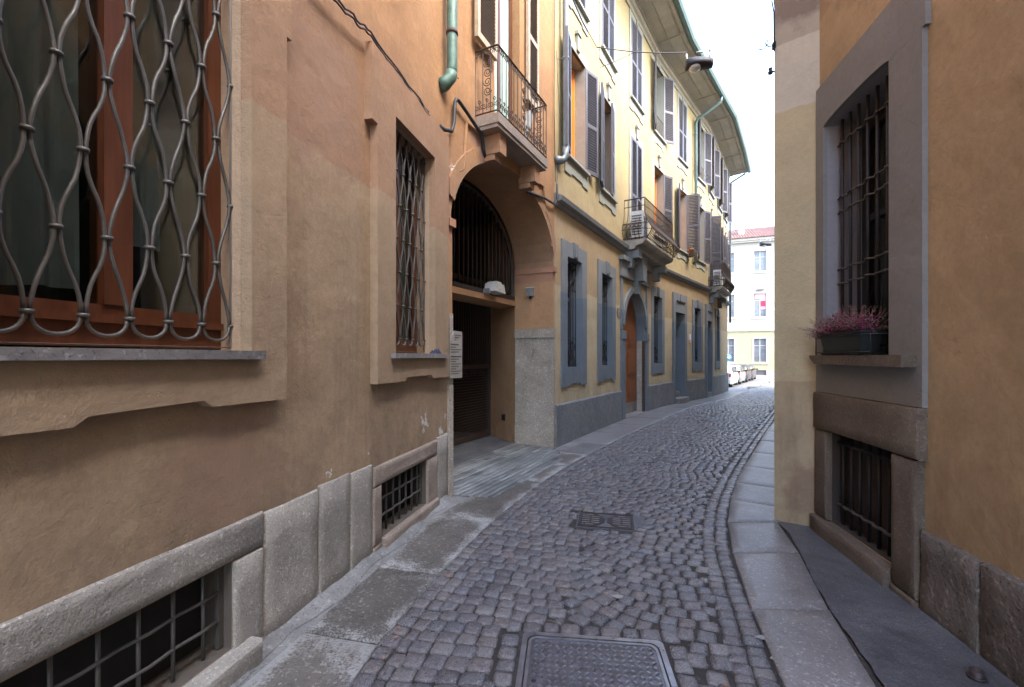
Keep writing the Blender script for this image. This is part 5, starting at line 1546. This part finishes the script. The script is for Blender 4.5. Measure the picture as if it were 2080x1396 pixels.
# planter with heather on the sill
pl_ = thing('planter', 'dark plastic window box with saucer in a wire holder on the stone sill', 'planter', FR.p(.53,-.03,1.513), rot=FR.a)
hl = .30
def tub(z0, z1, a0, a1, b0, b1):
    mb = MB(); mb.add([(-a0,-b0,z0),(a0,-b0,z0),(a0,b0,z0),(-a0,b0,z0),(-a1,-b1,z1),(a1,-b1,z1),(a1,b1,z1),(-a1,b1,z1)], [(0,3,2,1),(4,5,6,7),(0,1,5,4),(1,2,6,5),(2,3,7,6),(3,0,4,7)]); return mb
obj('box', tub(.018,.155,hl-.05,hl-.01,.055,.075), M['planter'], pl_)
obj('rim', tub(.156,.172,hl+.0,hl+.0,.082,.082), M['planter'], pl_); obj('saucer', tub(.0,.020,hl-.03,hl-.015,.07,.078), M['planter'], pl_)
obj('holder', MB().tube([(-hl-.03,-.085,.0),(-hl-.03,-.085,.14),(-hl-.03,.06,.14)], .005, 5).tube([(-hl-.03,-.088,.14),(hl+.14,-.088,.14)], .005, 5).tube([(hl+.14,-.088,.0),(hl+.14,-.088,.14),(hl+.14,.06,.14)], .005, 5).tube([(-hl-.03,-.088,.02),(hl+.14,-.088,.02)], .005, 5), M['black_iron'], pl_)
he = thing('heather', 'bushy pink and purple heather overflowing the dark window box', 'plant', FR.p(.53,-.03,1.68), rot=FR.a)
fm, sm_ = MB(), MB(); rg = random.Random(11)
for k in range(380):
    bx, by = rg.uniform(-.27,.24), rg.uniform(-.06,.06)
    ln = rg.uniform(.13,.25); lean = Vector((rg.gauss(-.12,.55)+bx*1.5, rg.gauss(-.25,.45), rg.uniform(.35,1.0)))
    if bx < -.2: lean.x -= .6; lean.z -= .25
    lean.normalize(); drop = rg.uniform(0,.05)
    pts = [Vector((bx,by,-.01))+lean*ln*t+Vector((0,0,-drop*t*t)) for t in (0,.35,.7,1)]
    pale = rg.random() < .16
    sm_.tube(pts, [.0022,.002,.0016,.001], 3, cap=False)
    tgt = sm_ if pale else fm
    for q in range(13):
        t = .25+.75*q/12; c_ = pts[0].lerp(pts[3],t)+Vector((0,0,-drop*t*t*.3)); a = q*2.4; rr = .015*(1.15-t*.6)
        d1 = Vector((math.cos(a),math.sin(a),.5))*rr; d2 = Vector((-math.sin(a),math.cos(a),.2))*rr*.5
        tgt.quad(c_, c_+d1*.6+d2, c_+d1*1.2, c_+d1*.6-d2)
obj('flowers', fm, M['heather'], he, kind='stuff'); obj('stems', sm_, M['heather_pale'], he, kind='stuff')
# pipe stub on the asphalt
ps = thing('pipe_stub', 'short dark pipe stub standing out of the asphalt by the right wall', 'pipe', (2.145,2.10,.02))
obj('tube', MB().lathe([(.026,-.02),(.026,.035),(.021,.035),(.021,.01),(0,.01)], (0,0,0), 14), M['cast_dark'], ps); obj('collar', MB().lathe([(.026,.0),(.036,.0),(.034,.008),(.026,.008)], (0,0,0), 14), M['cast_dark'], ps)

# ------------------------------------------------------------------ cream house whose corner juts out on the right
CH = thing('cream_house', 'cream plaster house corner jutting out beside the grey framed window on the right', 'house', (2.408,4.175,0))
O2 = Vector((2.408,4.175,0)); foot = [(2.408,4.175),(2.690,3.9155),(20,3.95),(24,24.2),(15.6,24.2)]
mb = MB(); H2 = 8.6
for i in range(len(foot)):
    a, b = foot[i], foot[(i+1)%len(foot)]
    mb.quad((a[0]-O2.x,a[1]-O2.y,-.6),(b[0]-O2.x,b[1]-O2.y,-.6),(b[0]-O2.x,b[1]-O2.y,H2),(a[0]-O2.x,a[1]-O2.y,H2))
mb.quad(*[(a[0]-O2.x,a[1]-O2.y,H2) for a in foot])
obj('wall', mb, M['cream'], CH)
arcb = [(.03+.30*(1-math.cos(math.pi/2*i/10))*1.0, 1.02+.27*math.sin(math.pi/2*i/10)) for i in range(11)]
obj('buttress', MB().prism([(.002,-.05),(.345,-.05)]+[(.345,1.30)]+list(reversed(arcb[:-1]))+[(.002,.98)], -.014, .02), M['cream'], CH, FP)
FC2 = Frame(15.6,24.2,-(15.6-2.408),-(24.2-4.175))
for k in range(5):
    for z0 in (1.5,5.2):
        u = 4+4.2*k; casement(CH, FC2, u, u+1.0, z0, z0+2.0, -.03, .09, M['shutter'], M['darkglass'])
obj('eave', MB().box(0,23.8,-.35,0,H2-.02,H2+.15), M['soffit'], CH, FC2)
cable('wall_cable', [(2.392,4.19,4.78),(2.400,4.17,4.66),(2.396,4.16,4.50),(2.402,4.165,4.30)], .006, 'dark cable dropping down the corner edge of the cream house')
hk = thing('wall_hook', 'curled iron wire hook sticking out from the corner of the cream house', 'hook', (2.405,4.18,4.36))
obj('plate', MB().box(-.006,.01,-.02,.02,-.03,.03), M['black_iron'], hk)
obj('arm', MB().tube([(0,0,0),(-.05,.0,-.01),(-.08,.0,.02),(-.06,.0,.05),(-.05,.0,.02),(-.09,.0,-.03),(-.14,.0,-.04)], .005, 5), M['black_iron'], hk)
hk = thing('wall_insulator', 'small black insulator on the corner edge of the cream house', 'insulator', (2.405,4.18,4.12))
obj('knob', MB().lathe([(0,-.03),(.02,-.02),(.022,0),(.012,.012),(.02,.03),(0,.035)], (-.03,0,0), 8), M['black_iron'], hk); obj('stem', MB().tube([(-.03,0,0),(.01,0,.0)], .007, 5), M['black_iron'], hk)

# ------------------------------------------------------------------ manhole covers
def mh_frame(m): return Frame(m[0], m[1], math.cos(m[2]), math.sin(m[2]))
cx, cy, a, hw, hd = MH1
mc = thing('manhole_cover', 'large square cast iron manhole cover with a raised tread in the foreground cobbles', 'manhole cover', (cx,cy,0), rot=a)
def rrect(hx, hy, r, n=6):
    out = []
    for (sx,sy,a0) in ((1,-1,-math.pi/2),(1,1,0),(-1,1,math.pi/2),(-1,-1,math.pi)):
        for k in range(n+1):
            t = a0+math.pi/2*k/n; out.append((sx*(hx-r)+r*math.cos(t), sy*(hy-r)+r*math.sin(t)))
    return out
def ringmesh(o, i, z0, z1, zi=None):
    mb = MB(); n = len(o); zi = z1 if zi is None else zi
    for k in range(n):
        q = (k+1)%n
        mb.quad((*o[k],z0),(*o[q],z0),(*o[q],z1),(*o[k],z1)); mb.quad((*o[k],z1),(*o[q],z1),(*i[q],zi),(*i[k],zi)); mb.quad((*i[k],zi),(*i[q],zi),(*i[q],z0),(*i[k],z0))
    return mb
obj('frame', ringmesh(rrect(.365,.365,.035), rrect(.338,.338,.05), -.05, .010), M['cast'], mc)
lid = obj('lid', MB().hprism(rrect(.332,.332,.046), -.05, .003), M['cast_lid'], mc)
obj('lid_rim', ringmesh(rrect(.331,.331,.045), rrect(.316,.316,.04), .004, .008), M['cast'], lid)
tr = MB(); st = .036
for i in range(-8,9):
    for j in range(-8,9):
        x, y = i*st, j*st
        if abs(x) > .292 or abs(y) > .292 or (abs(x) > .24 and abs(y) < .03): continue
        q = (i+j) % 2
        lx, ly = (.014,.007) if q else (.007,.014)
        b = len(tr.v)
        ca = math.pi/4
        pts = [(-1.15,-1.15),(1.15,-1.15),(1.15,1.15),(-1.15,1.15)]; top = [(-.6,-.6),(.6,-.6),(.6,.6),(-.6,.6)]
        rot = lambda p: (x+p[0]*math.cos(ca)-p[1]*math.sin(ca), y+p[0]*math.sin(ca)+p[1]*math.cos(ca))
        tr.add([(*rot((u*lx,v*ly)),.004) for u,v in pts]+[(*rot((u*lx,v*ly)),.0115) for u,v in top], [(4,5,6,7),(0,1,5,4),(1,2,6,5),(2,3,7,6),(3,0,4,7)])
obj('tread_studs', tr, M['cast'], lid, kind='stuff')
for sx in (-1,1): obj('key_hole', MB().lathe([(0,.0046),(.011,.0046),(.011,.004)], (sx*.285,.0,0), 10), M['cable'], lid)
obj('pit', MB().box(-.40,.40,-.40,.40,-.06,-.012), M['mortar'], mc)
cx, cy, a, hw, hd = MH2
mc = thing('manhole_cover', 'small dark two-leaf iron drain cover set in the cobbles further up the street', 'manhole cover', (cx,cy,0), rot=a)
obj('bed', MB().box(-.26,.34,-.205,.205,-.05,-.001), M['asphalt'], mc)
obj('frame', ringmesh(rrect(.245,.185,.01), rrect(.232,.172,.006), -.04, .006), M['cast_dark'], mc)
for sx in (-1,1):
    pts = [(.012,-.05),(.10,-.168),(.228,-.168),(.228,.168),(.10,.168),(.012,.05)]
    pts = [(sx*x,y) for x,y in pts]
    if sx < 0: pts.reverse()
    lf = obj('leaf', MB().hprism(pts, -.03, .003), M['cast_dark'], mc)
    for k in range(6):
        y = -.125+.05*k; x0 = .06 if abs(y) < .09 else .11
        a_, b_ = sorted((sx*x0, sx*(x0+.07))); obj('slot', MB().box(a_, b_, y-.003, y+.003, .003, .0055), M['grey_metal'], lf)
        a_, b_ = sorted((sx*(x0+.085), sx*.215))
        if b_-a_ > .01: obj('slot', MB().box(a_, b_, y-.003, y+.003, .003, .0055), M['grey_metal'], lf)

# ------------------------------------------------------------------ white building closing the street
FF = Frame(22.4, 47.0, .933, -.36)
FH = thing('white_building', 'sunlit white building with yellow ground floor and tiled roof closing the street', 'building', (22.4,47.0,-.66))
cols = [-5.85,-2.95,-.05+.0,2.86,5.77,8.7,11.6]
fh = []
for c_ in cols:
    for z0, z1 in ((1.0,3.35),(5.6,7.9),(10.2,12.2)): fh.append(dict(u0=c_-.56,u1=c_+.56,z0=z0,z1=z1,d=.25))
fh.append(dict(u0=2.2,u1=3.4,z0=-.35,z1=.15,d=.3))
mb = MB(); wall_holes(mb, -10, 15, -.9, 13.6, fh)
mb.quad((-10,0,-.9),(-10,0,13.6),(-10,12,13.6),(-10,12,-.9)); mb.quad((15,0,-.9),(15,12,-.9),(15,12,13.6),(15,0,13.6)); mb.quad((-10,0,13.6),(15,0,13.6),(15,12,13.6),(-10,12,13.6))
obj('wall', mb, M['farwall'], FH, FF, (0,0,0)).location.z = 0
for o in (FH.children): o.location.z = -FH.location.z
def fpart(name, mb, mat, parent=None, kind=None):
    if parent: return obj(name, mb, mat, parent, kind=kind)
    o = obj(name, mb, mat, FH, FF, kind=kind); o.location.z = -FH.location.z; return o
fpart('plinth', MB().box(-10,15,-.06,0,-.9,-.36).box(-10,2.19,-.06,0,-.359,.15).box(3.41,15,-.06,0,-.359,.15), M['farplinth'])
fpart('string_course', MB().box(-10,15,-.14,0,4.12,4.28), M['fartrim'])
fpart('cornice', MB().box(-10,15,-.35,0,13.1,13.25).box(-10,15,-.5,0,13.26,13.5), M['fartrim'])
fpart('cellar_grille', MB().box(2.2,3.4,.1,.14,-.35,.15), M['shutter'])
for i, c_ in enumerate(cols):
    for r_, (z0, z1) in enumerate(((1.0,3.35),(5.6,7.9),(10.2,12.2))):
        fpart('window_surround', MB().box(c_-.72,c_-.56,-.04,0,z0-.12,z1+.12).box(c_+.56,c_+.72,-.04,0,z0-.12,z1+.12).box(c_-.56,c_+.56,-.04,0,z1,z1+.12).box(c_-.80,c_+.80,-.10,0,z0-.24,z0-.121), M['fartrim'])
        wi = fpart('window', MB().box(c_-.56,c_-.50,.14,.2,z0,z1).box(c_+.50,c_+.56,.14,.2,z0,z1).box(c_-.04,c_+.04,.135,.2,z0,z1).box(c_-.50,c_+.50,.138,.19,z0+(z1-z0)*.68,z0+(z1-z0)*.71), M['fartrim'])
        for sx in (0,1): fpart('pane', MB().box(c_-.50+.54*sx,c_-.04+.54*sx,.165,.17,z0,z1), M['farglass'], wi)
        if r_ == 0:
            mb = MB()
            for q in range(8): mb.box(c_-.53+.15*q,c_-.515+.15*q,.02,.035,z0,z1)
            fpart('window_grille', mb, M['shutter'], kind='stuff')
        if i == 3 and r_ == 1: fpart('curtain', MB().box(c_-.45,c_+.5,.10,.125,z1-.55,z1-.02).box(c_+.08,c_+.5,.10,.125,z0+.7,z1-.551), M['pink']); fpart('curtain', MB().box(c_+.09,c_+.47,.07,.095,z0+1.0,z1-.75), M['red'])
rf = MB()
for k in range(100):       # ribs of the pantile roof
    u = -10.2+25.4*(k+.5)/100; w = 25.4/100
    rf.add([(u-w/2,-.65,13.5),(u,-.65,13.6),(u+w/2,-.65,13.5),(u-w/2,5.5,15.9),(u,5.5,16.0),(u+w/2,5.5,15.9)], [(0,1,4,3),(1,2,5,4),(0,2,1)])
rf.quad((-10.2,-.65,13.49),(-10.2,5.5,15.89),(15.2,5.5,15.89),(15.2,-.65,13.49)); rf.quad((-10.2,5.5,15.95),(15.2,5.5,15.95),(15.2,12,13.5),(-10.2,12,13.5))
roof = fpart('roof', rf, M['rooftile'])
fpart('chimney', MB().box(1.05,1.65,1.6,2.2,14.2,16.2).box(.98,1.72,1.53,2.27,16.201,16.32), M['fartrim'], roof)
fpart('antenna', MB().tube([(1.35,1.9,16.3),(1.35,1.9,17.3)], .03, 5).tube([(.9,1.9,17.1),(1.8,1.9,17.15)], .025, 4).tube([(1.0,1.7,17.0),(1.7,2.1,17.25)], .025, 4), M['iron'], roof)
wl = fpart('wall_lamp', MB().box(2.5,3.2,-.35,0,8.25,8.33), M['sillstone'])

# ------------------------------------------------------------------ parked cars and the traffic sign
def car(loc, rz, paint, label, L=3.75, Wd=1.66, H=1.40):
    t = thing('parked_car', label, 'car', loc, 'cars parked in a row beyond the yellow house', rz)
    # local x forward, rear at x=0
    stn = [ (0.00,.62,.30,.78,.78,.62),(.06,.74,.24,.88,.92,.66),(.22,.80,.20,.90,1.20,.68),(.55,.83,.20,.91,1.36,.64),(1.2,.83,.20,.90,1.40,.62),(1.9,.83,.20,.89,1.38,.60),(2.35,.83,.20,.88,1.22,.60),(2.75,.82,.20,.88,.92,.66),(3.3,.80,.20,.82,.84,.66),(3.62,.74,.24,.70,.72,.60),(3.75,.60,.32,.60,.60,.50)]
    k = H/1.40
    rows = []
    for (x,hw,zb,zbelt,zr,hr) in stn:
        half = [(hw*.92,zb),(hw,zb+.18),(hw,zbelt-.12),(hw*.97,zbelt),(hr+.04,max(zbelt+.002,zr-.07)),(hr-.08,max(zbelt+.004,zr-.01)),(0,zr)]
        pts = [(x*L/3.75,-a*Wd/1.66,b*k) for a,b in half]+[(x*L/3.75,a*Wd/1.66,b*k) for a,b in reversed(half[:-1])]
        rows.append(pts)
    mb = MB(); n = len(rows[0])
    for r in rows: mb.v += r
    for i in range(len(rows)-1):
        for j in range(n-1): mb.f.append((i*n+j,(i+1)*n+j,(i+1)*n+j+1,i*n+j+1)); mb.sm.append(True)
    mb.f.append(tuple(range(n))); mb.sm.append(False); mb.f.append(tuple((len(rows)-1)*n+j for j in range(n-1,-1,-1))); mb.sm.append(False)
    obj('body', mb, paint, t)
    gl_ = M['darkglass']; s = Wd/1.66
    def off(p, d): return tuple(Vector(p)+Vector(d))
    rw_ = MB().quad((.05,-.52*s,.98*k),(.05,.52*s,.98*k),(.27,.50*s,1.27*k),(.27,-.50*s,1.27*k)); rw_.quad((.05,-.52*s,.98*k),(.27,-.50*s,1.27*k),(.32,-.5*s,1.2*k),(.1,-.52*s,.95*k)); obj('rear_window', rw_, gl_, t)
    for sy in (-1,1):
        for (x0,x1,x2,x3) in ((.42,1.14,1.16,.62),(1.22,2.44,2.12,1.24)):
            q = [(x0,sy*.822*s,.92*k),(x1,sy*.822*s,.92*k),(x2,sy*.695*s,1.27*k),(x3,sy*.695*s,1.27*k)]
            obj('side_window', MB().quad(*(q if sy < 0 else q[::-1])), gl_, t)
        obj('tail_lamp', MB().obox((.07,sy*.69*s,.78*k),(.05,0,0),(0,.06*s,0),(.012,0,.11*k)), M['tail'], t)
        obj('mirror', MB().obox((2.38,sy*.92*s,.95*k),(.05,0,0),(0,.09,0),(0,0,.06)), M['cable'], t)
        obj('headlamp', MB().obox((3.62,sy*.56*s,.62*k),(.06,0,0),(0,.12*s,0),(0,0,.06)), M['lampglass'], t)
        for x in (.72,3.05):
            wl_ = obj('wheel', MB().lathe([(.20,-.02),(.29,-.02),(.30,.02),(.30,.16),(.28,.19),(.19,.19)], (x,(sy*.66*s)-.085,.30), 18, 'y'), M['tyre'], t)
            obj('rim', MB().lathe([(.0,-.005),(.06,.0),(.19,-.012),(.20,.0),(.20,.17),(.19,.182),(.06,.17),(0,.175)], (x,(sy*.66*s)-.085,.30), 12, 'y'), M['alloy'], wl_)
    obj('bumper', MB().obox((.0,0,.38*k),(.07,0,0),(0,.74*s,0),(0,0,.12*k)), M['cable'] if paint is not M['car_white'] else paint, t)
    obj('number_plate', MB().box(-.075,-.071,-.26,.26,.50*k,.61*k), M['plate'], t)
ang = math.atan2(.838,.546)
cl_ = [('car_white','white hatchback parked nearest, half hidden behind the corner of the yellow house',1.42),('car_sand','light grey hatchback with red tail lamps parked second from the yellow house',1.40),('car_dark','dark car parked third in the row from the yellow house',1.42),('car_grey','grey car parked at the far end of the row',1.40)]
for k, (m_, lb, hh) in enumerate(cl_):
    rx, ry = 13.8+2.35*k, 28.5+3.6*k
    p = Vector((rx,ry)) + Vector((-.838,.546))*.83
    car((p.x, p.y, gz(p.y+1)+.005), ang, M[m_], lb, H=hh, L=3.75)
sx_, sy_ = 18.05, 38.0
tsn = thing('traffic_sign', 'round blue traffic sign with a white arrow beyond the yellow house', 'sign', (sx_,sy_,gz(sy_)), rot=R_(-6))
obj('pole', MB().tube([(0,0,0),(0,0,2.25)], .03, 8), M['grey_metal'], tsn)
pl2 = obj('disc', MB().lathe([(0,-.012),(.25,-.012),(.26,0),(.25,.012),(0,.012)], (0,-.05,1.98), 24, 'y'), M['blue'], tsn)
obj('arrow', MB().prism([(-.15,1.95),(.02,1.95),(.02,1.86),(.17,1.98),(.02,2.10),(.02,2.01),(-.15,2.01)], -.068, -.063), M['sign_white'], pl2)
